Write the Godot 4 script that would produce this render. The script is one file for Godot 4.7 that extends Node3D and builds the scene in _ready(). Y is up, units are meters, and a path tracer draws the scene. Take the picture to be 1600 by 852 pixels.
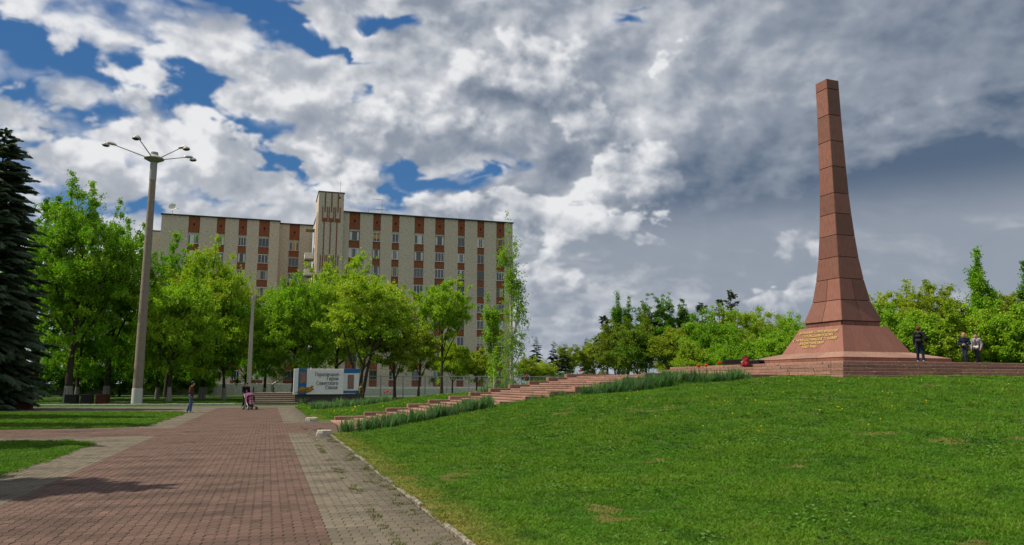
extends Node3D

# Memorial park: red granite obelisk on a mound, brick-paved promenade, nine-storey block, spring trees.
# x runs across the promenade (to the right), z along it (negative = away), metres.

const CAM_YAW := 17.7
const CAM_PITCH := 8.48
const EYE := 1.55

var rng := RandomNumberGenerator.new()
var names := {}


func _ready() -> void:
	rng.seed = 7
	var cam := Camera3D.new()
	cam.name = "camera"
	cam.position = Vector3(0, EYE, 0)
	cam.rotation_degrees = Vector3(CAM_PITCH, -CAM_YAW, 0)
	cam.fov = 39.70
	cam.near = 0.1
	cam.far = 6000.0
	add_child(cam)
	var env := Environment.new()
	env.background_mode = Environment.BG_SKY
	env.sky = Sky.new()
	env.sky.sky_material = make_sky()
	env.tonemap_mode = Environment.TONE_MAPPER_LINEAR
	env.tonemap_exposure = 1.23
	env.sdfgi_enabled = true
	env.ssao_enabled = true
	env.ssil_enabled = true
	var we := WorldEnvironment.new()
	we.name = "world_environment"
	we.environment = env
	add_child(we)
	var sun := DirectionalLight3D.new()
	sun.name = "sun"
	sun.light_energy = 1.6
	sun.light_color = Color(1.0, 0.95, 0.86)
	sun.light_angular_distance = 0.5
	sun.shadow_enabled = true
	var el := deg_to_rad(56.0)
	var towards := Vector3(0.965 * cos(el), -sin(el), 0.26 * cos(el))   # the way the sunlight travels
	add_child(sun)
	sun.look_at_from_position(Vector3(0, 60, 0), Vector3(0, 60, 0) + towards, Vector3.UP)
	build_all()


# ---------------------------------------------------------------- sky
var sky_noise: Array[FastNoiseLite] = []


func sky_fnl(kind: int, freq: float, oct: int, sd: int) -> FastNoiseLite:
	var n := FastNoiseLite.new()
	n.noise_type = kind
	n.frequency = freq
	n.fractal_type = FastNoiseLite.FRACTAL_FBM
	n.fractal_octaves = oct
	n.fractal_gain = 0.55
	n.seed = sd
	return n


func blob_sum(list: Array, a: float, e: float) -> float:
	var s := 0.0
	for b in list:
		var dx: float = a - b[0]
		var dy: float = b[1] - e
		if absf(dx) > 14.0 + b[2] * 2.0 or absf(dy) > 9.0 + b[3] * 2.0:
			continue
		var t: float = deg_to_rad(b[4])
		var x: float = (dx * cos(t) + dy * sin(t)) / b[2]
		var y: float = (-dx * sin(t) + dy * cos(t)) / b[3]
		var r := x * x + y * y
		if r < 5.0:
			s += b[5] * exp(-r)
	return s


func sky_color(a: float, e: float, holes: Array, lit: Array, heaps: Array) -> Color:
	# a: degrees right of the view's middle, e: degrees above the horizon
	var ar := deg_to_rad(a)
	var er := deg_to_rad(maxf(e, 0.0))
	var d := Vector3(sin(ar) * cos(er), sin(er), cos(ar) * cos(er))
	var k := 1.0 / (d.y + 0.30)
	var qx := d.x * k
	var qz := d.z * k
	var big: FastNoiseLite = sky_noise[0]
	var fine: FastNoiseLite = sky_noise[1]
	var puff: FastNoiseLite = sky_noise[2]
	var wx := big.get_noise_3d(qx * 2.0, qz * 2.0, 7.0) * 0.22
	var wz := big.get_noise_3d(qx * 2.0, qz * 2.0, 31.0) * 0.22
	var n := big.get_noise_3d((qx + wx) * 1.5, (qz + wz) * 3.0, 0.0)
	var f := fine.get_noise_3d(qx + wx * 0.7, qz * 1.5 + wz, 3.0)
	var px := d.x + wx * 0.10
	var py := d.y * 1.35 + wz * 0.10
	var pa := puff.get_noise_3d(px, py, d.z)
	var pb := puff.get_noise_3d(px - 0.022, py + 0.032, d.z)
	var crisp: FastNoiseLite = sky_noise[3]
	var ca := crisp.get_noise_3d(px, py, d.z)
	var cb := crisp.get_noise_3d(px - 0.008, py + 0.012, d.z)
	var wa := a + f * 2.6 + n * 2.0
	var we := e + f * 1.6 + pa * 1.2
	# the left of the sky is broken, the right is a closed rain cloud, and it closes again behind
	var side := smoothstep(-42.0, 24.0, a) if absf(a) < 80.0 else smoothstep(-180.0, 180.0, -absf(a) * 0.6)
	var t := lerpf(0.27, 0.82, side) + n * 0.44 + f * 0.27 + ca * 0.10 - blob_sum(holes, wa, we) * 0.95
	var thick := clampf(t * 1.4, 0.0, 1.0)
	var alpha := smoothstep(-0.06, 0.34, t)
	var level := lerpf(0.84, 0.53, side) + blob_sum(lit, wa, we)
	level += (ca - cb) * lerpf(0.32, 0.13, side) + (pa - pb) * lerpf(0.60, 0.30, side) + f * lerpf(0.16, 0.05, side) - (thick - 0.5) * lerpf(0.30, 0.10, side) + n * lerpf(0.14, 0.26, side)
	# heaped clouds with bright crowns and grey feet
	var cover := 0.0
	var crown := 0.0
	for b in heaps:
		var dx: float = a - b[0]
		var dy: float = b[1] - e
		if absf(dx) > 4.0 * b[2] or absf(dy) > 4.0 * b[3]:
			continue
		var tn: float = deg_to_rad(b[4])
		var hx: float = (dx * cos(tn) + dy * sin(tn)) / b[2]
		var hy: float = (-dx * sin(tn) + dy * cos(tn)) / b[3]
		var m := 1.25 - sqrt(hx * hx * 0.62 + hy * hy * 0.62) + pa * 1.25 + ca * 0.36 + f * 0.7 + n * 0.35
		var c1 := smoothstep(0.0, 0.30 + 0.7 * clampf(hy, 0.0, 1.0), m) * smoothstep(1.5, 0.0, hy)
		if c1 > 0.0:
			var l1: float = 0.52 + b[5] * 0.36 - clampf(hy + 0.25, -0.5, 1.2) * 0.24 + (pa - pb) * 0.7 + (ca - cb) * 0.35 - clampf(hx, -1.0, 1.0) * 0.05
			crown = l1 if cover <= 0.0 else lerpf(crown, l1, c1)
			cover = maxf(cover, c1)
	level = lerpf(level, crown, cover * 0.85) if cover > 0.0 else level
	alpha = maxf(alpha, cover)
	level = clampf(level, 0.05, 1.0)
	var lowest := lerpf(0.05, 0.50 + maxf(n * 0.16 + f * 0.12 + ca * 0.06, 0.0), smoothstep(15.0, 10.2, e))
	var soft := lerpf(0.66, 0.05, smoothstep(0.25, 0.92, side))
	if level < soft:
		level = soft + 0.32 * (level - soft)
	level = lowest + maxf(level - lowest, 0.0) + 0.10 * minf(level - lowest, 0.0)
	var slate := Vector3(0.058, 0.096, 0.158)
	var grey := Vector3(0.240, 0.272, 0.325)
	var white := Vector3(0.66, 0.665, 0.68)
	var c := slate.lerp(grey, level * 2.0) if level < 0.5 else grey.lerp(white, (level - 0.5) * 2.0)
	var up := clampf(e / 40.0, 0.0, 1.0)
	var blue := Vector3(0.085, 0.215, 0.40).lerp(Vector3(0.022, 0.085, 0.245), pow(up, 0.6))
	c = blue.lerp(c, alpha)
	# the air near the horizon
	var low := exp(-maxf(e, 0.0) / 3.0)
	c = c.lerp(Vector3(0.27, 0.32, 0.39), low * 0.5)
	return Color(c.x, c.y, c.z)


func make_sky() -> PanoramaSkyMaterial:
	var holes := [
		[-32.5, 21.3, 6.5, 1.1, 8, 0.80],
		[-31.1, 18.0, 5.2, 1.5, 14, 0.55],
		[-24.7, 21.1, 3.5, 1.8, 15, 0.90],
		[-23.8, 18.4, 2.6, 1.5, 20, 0.50],
		[-16.5, 24.8, 3.0, 1.1, 15, 0.80],
		[-17.9, 15.6, 4.8, 0.8, 22, 0.75],
		[-19.2, 18.1, 2.0, 1.0, 10, 0.70],
		[-9.7, 26.4, 2.4, 0.9, 10, 0.80],
		[-7.9, 15.0, 3.5, 0.9, 5, 0.80],
		[-3.0, 15.8, 2.0, 0.5, 0, 0.50],
		[9.5, 26.5, 2.6, 1.0, -5, 0.85],
		[3.6, 27.9, 3.0, 0.7, 0, 0.60],
		[-11.5, 21.2, 1.2, 0.4, 0, 0.50],
		[-29.5, 12.0, 3.5, 0.6, 14, 0.60],
		[-34.7, 18.1, 1.3, 0.6, 0, 0.50],
		[-10.3, 13.3, 2.2, 0.7, 0, 0.60],
		[5.3, 12.4, 0.5, 0.3, 0, 0.60],
		[-22.1, 26.0, 3.5, 0.6, 0, 0.60],
		[-5.1, 25.6, 1.1, 0.6, 0, 0.35],
		[-13.3, 23.6, 1.7, 0.5, 20, 0.50],
		[-34.1, 15.8, 2.2, 0.6, 20, 0.50],
		[-21.8, 12.7, 2.6, 0.6, 5, 0.40],
		[-2.1, 28.1, 1.7, 0.5, 0, 0.50],
	]
	var lit := [
		[4.9, 5.6, 7.4, 1.2, 0, 0.14],
		[13.9, 6.2, 5.2, 1.0, 0, 0.08],
		[28.1, 19.7, 4.1, 1.7, 5, 0.20],
		[1.0, 23.5, 10.4, 3.5, 0, 0.10],
		[-33.0, 22.8, 6.1, 1.3, 0, 0.08],
		[17.5, 24.7, 6.5, 3.0, 0, 0.08],
		[7.8, 6.7, 2.6, 0.5, 0, 0.10],
		[-16.4, 22.2, 5.2, 1.7, 0, 0.06],
		[-25.0, 16.3, 5.7, 1.7, 0, 0.08],
		[12.0, 20.3, 5.2, 2.6, 0, 0.10],
		[-10.0, 19.5, 7.0, 2.2, 0, 0.04],
		[31.2, 15.7, 9.6, 2.6, 0, -0.24],
		[12.7, 12.8, 3.9, 1.7, 0, -0.12],
		[20.9, 19.9, 4.3, 2.2, 0, -0.08],
		[29.6, 13.4, 10.0, 3.0, 0, -0.42],
		[24.7, 12.0, 5.2, 2.2, 0, -0.20],
		[17.1, 16.7, 5.2, 3.0, 0, -0.12],
		[32.2, 22.6, 8.3, 3.0, 0, -0.15],
		[14.6, 14.1, 5.7, 2.6, 0, -0.16],
		[9.9, 13.4, 4.3, 2.6, 0, -0.08],
		[3.5, 15.0, 2.2, 1.3, 0, -0.14],
		[34.5, 15.3, 4.8, 3.0, 0, -0.12],
		[18.2, 12.5, 6.1, 3.0, 0, -0.10],
		[23.3, 9.0, 8.7, 1.7, 0, -0.10],
	]
	var heaps := [
		[-2.7, 13.5, 3.8, 1.3, 0, 0.95],
		[-6.7, 13.6, 1.5, 1.0, 0, 0.75],
		[6.1, 19.0, 2.2, 2.2, -20, 0.66],
		[5.2, 9.9, 3.2, 2.0, -8, 0.90],
		[2.4, 7.6, 3.5, 1.7, 0, 0.62],
		[20.8, 9.1, 1.7, 1.1, 0, 0.42],
		[19.5, 5.6, 2.9, 0.9, 0, 0.40],
		[-11.8, 14.5, 2.6, 2.0, 0, 0.52],
		[-23.6, 15.4, 6.1, 2.2, 12, 0.62],
		[-31.7, 14.1, 4.3, 1.7, 20, 0.55],
		[6.9, 10.9, 1.9, 1.5, 0, 0.85],
		[22.1, 7.2, 1.6, 1.0, 0, 0.36],
		[0.5, 12.2, 2.6, 1.3, 0, 0.60],
		[1.5, 22.1, 5.2, 2.2, 0, 0.26],
		[-5.5, 19.2, 3.9, 1.7, 0, 0.30],
		[-15.8, 19.5, 3.9, 1.6, 10, 0.50],
		[8.9, 14.9, 2.6, 1.7, 0, 0.35],
	]
	sky_noise = [sky_fnl(FastNoiseLite.TYPE_SIMPLEX_SMOOTH, 0.85, 5, 11), sky_fnl(FastNoiseLite.TYPE_SIMPLEX, 4.2, 6, 5), sky_fnl(FastNoiseLite.TYPE_SIMPLEX, 5.5, 6, 23), sky_fnl(FastNoiseLite.TYPE_SIMPLEX, 15.0, 5, 31)]
	var w := 1024
	var h := 512
	var im := Image.create(w, h, false, Image.FORMAT_RGBF)
	im.fill(Color(0.10, 0.11, 0.09))
	for y in h / 2:
		var e := 90.0 - (y + 0.5) / h * 180.0
		for x in w:
			var a := wrapf((x + 0.5) / w * 360.0 - CAM_YAW, -180.0, 180.0)
			im.set_pixel(x, y, sky_color(a, e, holes, lit, heaps))
	im.resize(4096, 2048, Image.INTERPOLATE_CUBIC)
	# once more, finely, where the clouds are seen large
	var x0 := int((CAM_YAW - 46.0) / 360.0 * 4096.0)
	var x1 := int((CAM_YAW + 46.0) / 360.0 * 4096.0)
	var y0 := int((90.0 - 36.0) / 180.0 * 2048.0)
	for y in range(y0, 1024):
		var e := 90.0 - (y + 0.5) / 2048.0 * 180.0
		for x in range(x0, x1):
			var a := (x + 0.5) / 4096.0 * 360.0 - CAM_YAW
			im.set_pixel(posmod(x, 4096), y, sky_color(a, e, holes, lit, heaps))
	var m := PanoramaSkyMaterial.new()
	m.panorama = ImageTexture.create_from_image(im)
	return m


# ---------------------------------------------------------------- helpers
func numbered(called: String) -> String:
	var n: int = names.get(called, -1) + 1
	names[called] = n
	return called if n == 0 else "%s_%03d" % [called, n]


func tag(o: Node, label: String, category: String = "", group: String = "", kind: String = "") -> Node:
	if label:
		o.set_meta("label", label)
	if category:
		o.set_meta("category", category)
	if group:
		o.set_meta("group", group)
	if kind:
		o.set_meta("kind", kind)
	return o


func thing(called: String, label: String, category: String, at := Vector3.ZERO, turn := 0.0, group := "") -> Node3D:
	var o := Node3D.new()
	o.name = numbered(called)
	add_child(o)
	o.position = at
	o.rotation.y = turn
	tag(o, label, category, group)
	return o


func put(called: String, mesh: Mesh, m: Material, parent: Node3D = null, at := Vector3.ZERO, basis := Basis.IDENTITY) -> MeshInstance3D:
	var o := MeshInstance3D.new()
	o.mesh = mesh
	o.material_override = m
	o.cast_shadow = GeometryInstance3D.SHADOW_CASTING_SETTING_ON
	o.transform = Transform3D(basis, at)
	if parent == null:
		o.name = numbered(called)
		add_child(o)
	else:
		o.name = called
		parent.add_child(o, true)
	return o


func scatter(called: String, mesh: Mesh, m: Material, xf: Array, cols: PackedColorArray, parent: Node3D = null) -> MultiMeshInstance3D:
	var mm := MultiMesh.new()
	mm.transform_format = MultiMesh.TRANSFORM_3D
	mm.use_colors = true
	mm.mesh = mesh
	mm.instance_count = xf.size()
	var b := PackedFloat32Array()
	b.resize(xf.size() * 16)
	var i := 0
	for n in xf.size():
		var t: Transform3D = xf[n]
		var c := cols[n]
		b[i] = t.basis.x.x; b[i + 1] = t.basis.y.x; b[i + 2] = t.basis.z.x; b[i + 3] = t.origin.x
		b[i + 4] = t.basis.x.y; b[i + 5] = t.basis.y.y; b[i + 6] = t.basis.z.y; b[i + 7] = t.origin.y
		b[i + 8] = t.basis.x.z; b[i + 9] = t.basis.y.z; b[i + 10] = t.basis.z.z; b[i + 11] = t.origin.z
		b[i + 12] = c.r; b[i + 13] = c.g; b[i + 14] = c.b; b[i + 15] = 1.0
		i += 16
	mm.buffer = b
	var o := MultiMeshInstance3D.new()
	o.multimesh = mm
	o.material_override = m
	o.set_meta("kind", "stuff")
	if parent == null:
		o.name = numbered(called)
		add_child(o)
	else:
		o.name = called
		parent.add_child(o, true)
	return o


func begin() -> SurfaceTool:
	var st := SurfaceTool.new()
	st.begin(Mesh.PRIMITIVE_TRIANGLES)
	return st


func tri(st: SurfaceTool, a: Vector3, b: Vector3, c: Vector3, inside: Vector3) -> void:
	# flat triangle facing away from a point inside; front faces run clockwise
	var n := (b - a).cross(c - a)
	if n.length_squared() < 1e-14:
		return
	if n.dot((a + b + c) / 3.0 - inside) < 0.0:
		n = -n
		var t := b
		b = c
		c = t
	n = n.normalized()
	st.set_normal(n); st.add_vertex(a)
	st.set_normal(n); st.add_vertex(c)
	st.set_normal(n); st.add_vertex(b)


func quad(st: SurfaceTool, a: Vector3, b: Vector3, c: Vector3, d: Vector3, inside: Vector3) -> void:
	tri(st, a, b, c, inside)
	tri(st, a, c, d, inside)


func cbox(st: SurfaceTool, at: Vector3, size: Vector3, ch := 0.01, bas := Basis.IDENTITY) -> void:
	# box with chamfered edges
	var h := size * 0.5
	var p := {}
	for sx in [-1, 1]:
		for sy in [-1, 1]:
			for sz in [-1, 1]:
				for k in 3:
					var v := Vector3(sx * (h.x - ch), sy * (h.y - ch), sz * (h.z - ch))
					v[k] = [sx, sy, sz][k] * h[k]
					p[[sx, sy, sz, k]] = at + bas * v
	for k in 3:
		var i := (k + 1) % 3
		var j := (k + 2) % 3
		for s in [-1, 1]:
			var q: Array = []
			for uv in [[-1, -1], [1, -1], [1, 1], [-1, 1]]:
				var key := [0, 0, 0, k]
				key[k] = s
				key[i] = uv[0]
				key[j] = uv[1]
				q.append(p[key])
			quad(st, q[0], q[1], q[2], q[3], at)
		if ch <= 0.0:
			continue
		for si in [-1, 1]:      # the edges that run along axis k
			for sj in [-1, 1]:
				var ka := [0, 0, 0, i]
				ka[k] = -1; ka[i] = si; ka[j] = sj
				var kb := ka.duplicate(); kb[k] = 1
				var kc := kb.duplicate(); kc[3] = j
				var kd := ka.duplicate(); kd[3] = j
				quad(st, p[ka], p[kb], p[kc], p[kd], at)
	if ch > 0.0:
		for sx in [-1, 1]:
			for sy in [-1, 1]:
				for sz in [-1, 1]:
					tri(st, p[[sx, sy, sz, 0]], p[[sx, sy, sz, 1]], p[[sx, sy, sz, 2]], at)


func box(size: Vector3, ch := 0.01) -> ArrayMesh:
	var st := begin()
	cbox(st, Vector3.ZERO, size, ch)
	return st.commit()


func hexa(st: SurfaceTool, lo: Array, hi: Array) -> void:
	# solid between two quads given in the same order
	var c := Vector3.ZERO
	for v in lo + hi:
		c += v / 8.0
	quad(st, lo[0], lo[1], lo[2], lo[3], c)
	quad(st, hi[0], hi[1], hi[2], hi[3], c)
	for i in 4:
		var j := (i + 1) % 4
		quad(st, lo[i], lo[j], hi[j], hi[i], c)


func tube(st: SurfaceTool, path: Array, radii: Array, seg := 8, cap := true) -> void:
	var rings: Array = []
	var ref := Vector3(0.31, 0.17, 0.93).normalized()
	for i in path.size():
		var d: Vector3 = (path[mini(i + 1, path.size() - 1)] - path[maxi(i - 1, 0)]).normalized()
		var u := d.cross(ref)
		if u.length() < 0.1:
			u = d.cross(Vector3.RIGHT)
		u = u.normalized()
		var v := d.cross(u).normalized()
		var ring: Array = []
		for k in seg:
			var t := TAU * k / seg
			ring.append([path[i] + (u * cos(t) + v * sin(t)) * radii[i], u * cos(t) + v * sin(t)])
		rings.append(ring)
	for i in path.size() - 1:
		for k in seg:
			var k2 := (k + 1) % seg
			var a = rings[i][k]; var b = rings[i][k2]; var c = rings[i + 1][k2]; var d = rings[i + 1][k]
			for w in [a, c, b, a, d, c]:
				st.set_normal(w[1]); st.add_vertex(w[0])
	if cap:
		for e in [0, path.size() - 1]:
			var o: Vector3 = path[1] if e == 0 else path[e - 1]
			for k in range(1, seg - 1):
				tri(st, rings[e][0][0], rings[e][k][0], rings[e][k + 1][0], o)


func lathe(st: SurfaceTool, prof: Array, seg := 16, at := Vector3.ZERO, bas := Basis.IDENTITY) -> void:
	# profile of Vector2(radius, height)
	for i in prof.size() - 1:
		var p: Vector2 = prof[i]
		var q: Vector2 = prof[i + 1]
		var nn := Vector2(q.y - p.y, p.x - q.x).normalized()
		for k in seg:
			var t0 := TAU * k / seg
			var t1 := TAU * (k + 1) / seg
			var c0 := Vector3(cos(t0), 0, sin(t0))
			var c1 := Vector3(cos(t1), 0, sin(t1))
			var n0 := c0 * nn.x + Vector3.UP * nn.y
			var n1 := c1 * nn.x + Vector3.UP * nn.y
			var a := c0 * p.x + Vector3.UP * p.y
			var b := c1 * p.x + Vector3.UP * p.y
			var c := c1 * q.x + Vector3.UP * q.y
			var d := c0 * q.x + Vector3.UP * q.y
			for w in [[a, n0], [b, n1], [c, n1], [a, n0], [c, n1], [d, n0]]:
				st.set_normal(bas * w[1]); st.add_vertex(at + bas * w[0])


func noise_tex(freq: float, oct: int, lo: float, hi: float, sd: int, size := 512, bias := 0.0) -> NoiseTexture2D:
	var key := "n%s_%s_%s_%s_%s_%s" % [freq, oct, lo, hi, sd, bias]
	if textures.has(key):
		return textures[key]
	var n := FastNoiseLite.new()
	n.noise_type = FastNoiseLite.TYPE_SIMPLEX
	n.frequency = freq
	n.fractal_octaves = oct
	n.fractal_gain = 0.6
	n.seed = sd
	var t := NoiseTexture2D.new()
	t.width = size
	t.height = size
	t.seamless = true
	t.noise = n
	var g := Gradient.new()
	g.offsets = PackedFloat32Array([0.15 + bias, 0.85 + bias])
	g.colors = PackedColorArray([Color(lo, lo, lo).linear_to_srgb(), Color(hi, hi, hi).linear_to_srgb()])
	t.color_ramp = g
	textures[key] = t
	return t

var textures := {}
var mats := {}


func lin(r: float, g: float, b: float) -> Color:
	# a real-world (linear) base colour
	return Color(r, g, b).linear_to_srgb()


func mat(called: String, c: Color, rough := 0.85, o := {}) -> StandardMaterial3D:
	if mats.has(called):
		return mats[called]
	var m := StandardMaterial3D.new()
	m.resource_name = called
	m.albedo_color = c
	m.roughness = rough
	m.metallic = o.get("metal", 0.0)
	m.metallic_specular = o.get("spec", 0.35)
	if o.has("vertex"):
		m.vertex_color_use_as_albedo = true
	if o.has("grain"):
		# [lowest, highest, metres per repeat, octaves, frequency]
		var g: Array = o.grain
		m.albedo_texture = noise_tex(g[4], g[3], g[0], g[1], 3)
		m.uv1_triplanar = true
		m.uv1_world_triplanar = o.get("world", true)
		m.uv1_scale = Vector3.ONE / g[2]
		if o.has("relief"):
			m.heightmap_enabled = true
			m.heightmap_texture = noise_tex(g[4], g[3], 0.0, 1.0, 3)
			m.heightmap_scale = o.relief
	if o.has("stain"):
		var s: Array = o.stain
		m.detail_enabled = true
		m.detail_blend_mode = BaseMaterial3D.BLEND_MODE_MUL
		m.detail_uv_layer = BaseMaterial3D.DETAIL_UV_2
		m.uv2_triplanar = true
		m.uv2_world_triplanar = o.get("world", true)
		m.uv2_scale = Vector3.ONE / s[2] if not s[2] is Vector3 else Vector3(1.0 / s[2].x, 1.0 / s[2].y, 1.0 / s[2].z)
		m.detail_albedo = noise_tex(s[4], s[3], s[0], s[1], 9)
	if o.has("backlight"):
		m.backlight_enabled = true
		m.backlight = o.backlight
	mats[called] = m
	return m


func text_mesh(t: String, size: float, depth: float, slant := 0.0, stretch := 1.0, font := "Droid Sans", align := HORIZONTAL_ALIGNMENT_CENTER) -> ArrayMesh:
	var f := SystemFont.new()
	f.font_names = PackedStringArray([font])
	var tm := TextMesh.new()
	tm.font = f
	tm.text = t
	tm.font_size = 64
	tm.pixel_size = size / 64.0
	tm.depth = depth
	tm.curve_step = 4.0
	tm.horizontal_alignment = align
	var out := ArrayMesh.new()
	for s in tm.get_surface_count():
		var arr := tm.surface_get_arrays(s)
		var v: PackedVector3Array = arr[Mesh.ARRAY_VERTEX]
		for i in v.size():
			v[i].x = v[i].x * stretch + v[i].y * slant
		arr[Mesh.ARRAY_VERTEX] = v
		out.add_surface_from_arrays(Mesh.PRIMITIVE_TRIANGLES, arr)
	return out


func rnd(a: float, b: float) -> float:
	return rng.randf_range(a, b)


func rand_dir() -> Vector3:
	var z := rng.randf_range(-1.0, 1.0)
	var t := rng.randf() * TAU
	var r := sqrt(1.0 - z * z)
	return Vector3(r * cos(t), z, r * sin(t))


func in_view(p: Vector3, margin := 1.5) -> bool:
	var yaw := deg_to_rad(CAM_YAW)
	var f := p.x * sin(yaw) - p.z * cos(yaw)
	var r := p.x * cos(yaw) + p.z * sin(yaw)
	return f > 0.5 and absf(r) < f * 0.70 + margin


# ---------------------------------------------------------------- the lie of the land
const MON := Vector3(26.72, 0, -30.35)
const MON_TURN := 0.055
const PLAZA := 2.49
const LANDING := 1.98

var land_noise := FastNoiseLite.new()


func ground_y(x: float, z: float) -> float:
	if x < 1.93 and z > -60.0:
		return -0.12
	if x < 3.0 and z < -25.0 and z > -34.8:
		return -0.12
	var dx := maxf(0.0, maxf(20.3 - x, x - 33.2))
	var dz := maxf(0.0, maxf(-37.2 - z, z + 24.0))
	var g := clampf(1.0 - sqrt(dx * dx + dz * dz) / 24.0, 0.0, 1.0)
	var a := 1.88 * (0.7 * g + 0.3 * g * g * (3.0 - 2.0 * g)) * smoothstep(1.0, 9.0, x)
	var out := maxf(0.0, maxf(z + 26.0, -34.8 - z))
	var w := 1.0 - smoothstep(-1.0, 8.5, out)
	var r := clampf(0.175 * (x - 3.6), 0.0, 1.86) * w
	if x > 30.0:
		r *= clampf((50.0 - x) / 20.0, 0.0, 1.0)
	var y := maxf(a, r) + 0.02
	if x > 1.93:
		y += land_noise.get_noise_2d(x * 1.0, z * 1.0) * 0.09 * clampf((x - 2.5) / 3.0, 0.0, 1.0) * clampf(out / 2.0 + 0.1, 0.0, 1.0)
	if x > 2.4 and x < 20.8:
		y -= 0.34 * smoothstep(-26.1, -26.7, z) * smoothstep(-34.9, -34.3, z) * clampf((x - 2.4) * 2.0, 0.0, 1.0)
	if z < -58.0 and x > -60.0:   # the park behind the cross road lies a little higher
		y += smoothstep(-66.0, -72.0, z) * 0.1
	return y


func axis(list: Array) -> PackedFloat32Array:
	# [from, to, step] runs joined
	var out := PackedFloat32Array()
	for r in list:
		var v: float = r[0]
		while v < r[1] - 1e-4:
			out.append(v)
			v += r[2]
	out.append(list[-1][1])
	return out


func build_ground() -> void:
	land_noise.frequency = 0.16
	land_noise.seed = 4
	land_noise.fractal_octaves = 3
	var xs := axis([[-3000, -300, 900], [-300, -40, 65], [-40, -5, 3.5], [-5, 1.9, 2.3], [1.9, 1.96, 0.06], [1.96, 36, 0.46], [36, 60, 2], [60, 300, 40], [300, 3000, 900]])
	var zs := axis([[-3000, -300, 900], [-300, -110, 38], [-110, -60.2, 3.3], [-60.2, -59.8, 0.4], [-59.8, -44, 1.2], [-44, -2, 0.5], [-2, 10, 2], [10, 300, 58], [300, 3000, 900]])
	var st := begin()
	for z in zs:
		for x in xs:
			st.set_uv(Vector2(x, z))
			st.add_vertex(Vector3(x, ground_y(x, z), z))
	var nx := xs.size()
	for j in zs.size() - 1:
		for i in nx - 1:
			var a := j * nx + i
			for k in [a, a + 1, a + nx + 1, a, a + nx + 1, a + nx]:
				st.add_index(k)
	st.generate_normals()
	var soil := mat("turf soil", lin(0.048, 0.110, 0.013), 1.0, {"grain": [0.55, 1.25, 1.7, 5, 0.02], "relief": 2.0, "stain": [0.65, 1.15, 9.0, 4, 0.012]})
	var g := put("ground", st.commit(), soil)
	tag(g, "green park ground rising to a grassy mound on the right", "ground", "", "structure")
	build_paving()
	build_lawns()


func slab_sheet(called: String, label: String, x0: float, x1: float, z0: float, z1: float, top: float, m: Material, thick := 0.08) -> MeshInstance3D:
	var o := put(called, box(Vector3(x1 - x0, thick, absf(z1 - z0)), 0.004), m, null, Vector3((x0 + x1) / 2, top - thick / 2, (z0 + z1) / 2))
	tag(o, label, called.replace("_", " "), "", "structure")
	return o


func paver_mesh(sd: int) -> ArrayMesh:
	var r := RandomNumberGenerator.new()
	r.seed = sd
	var w := 0.056 - 0.0028
	var l := 0.10 - 0.0028
	var a := 0.013
	var ch := 0.005
	var outline := [Vector2(-w + a, -l), Vector2(w + a, -l), Vector2(w - a, 0), Vector2(w + a, l), Vector2(-w + a, l), Vector2(-w - a, 0)]
	var st := begin()
	var mid := Vector3(0, -0.03, 0)
	var top: Array = []
	var edge: Array = []
	var foot: Array = []
	for q in outline:
		var s: Vector2 = q
		var tilt := r.randf_range(-0.0012, 0.0012)
		top.append(Vector3((s.x - a * 0.3) * 0.91 + a * 0.3, tilt, s.y * 0.95))
		edge.append(Vector3(s.x, -ch + tilt, s.y))
		foot.append(Vector3(s.x, -0.06, s.y))
	for i in 6:
		var j := (i + 1) % 6
		quad(st, top[i], top[j], edge[j], edge[i], mid)
		quad(st, edge[i], edge[j], foot[j], foot[i], mid)
	for t in [[0, 1, 2], [0, 2, 5], [5, 2, 3], [5, 3, 4]]:
		tri(st, top[t[0]], top[t[1]], top[t[2]], mid)
	return st.commit()


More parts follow.
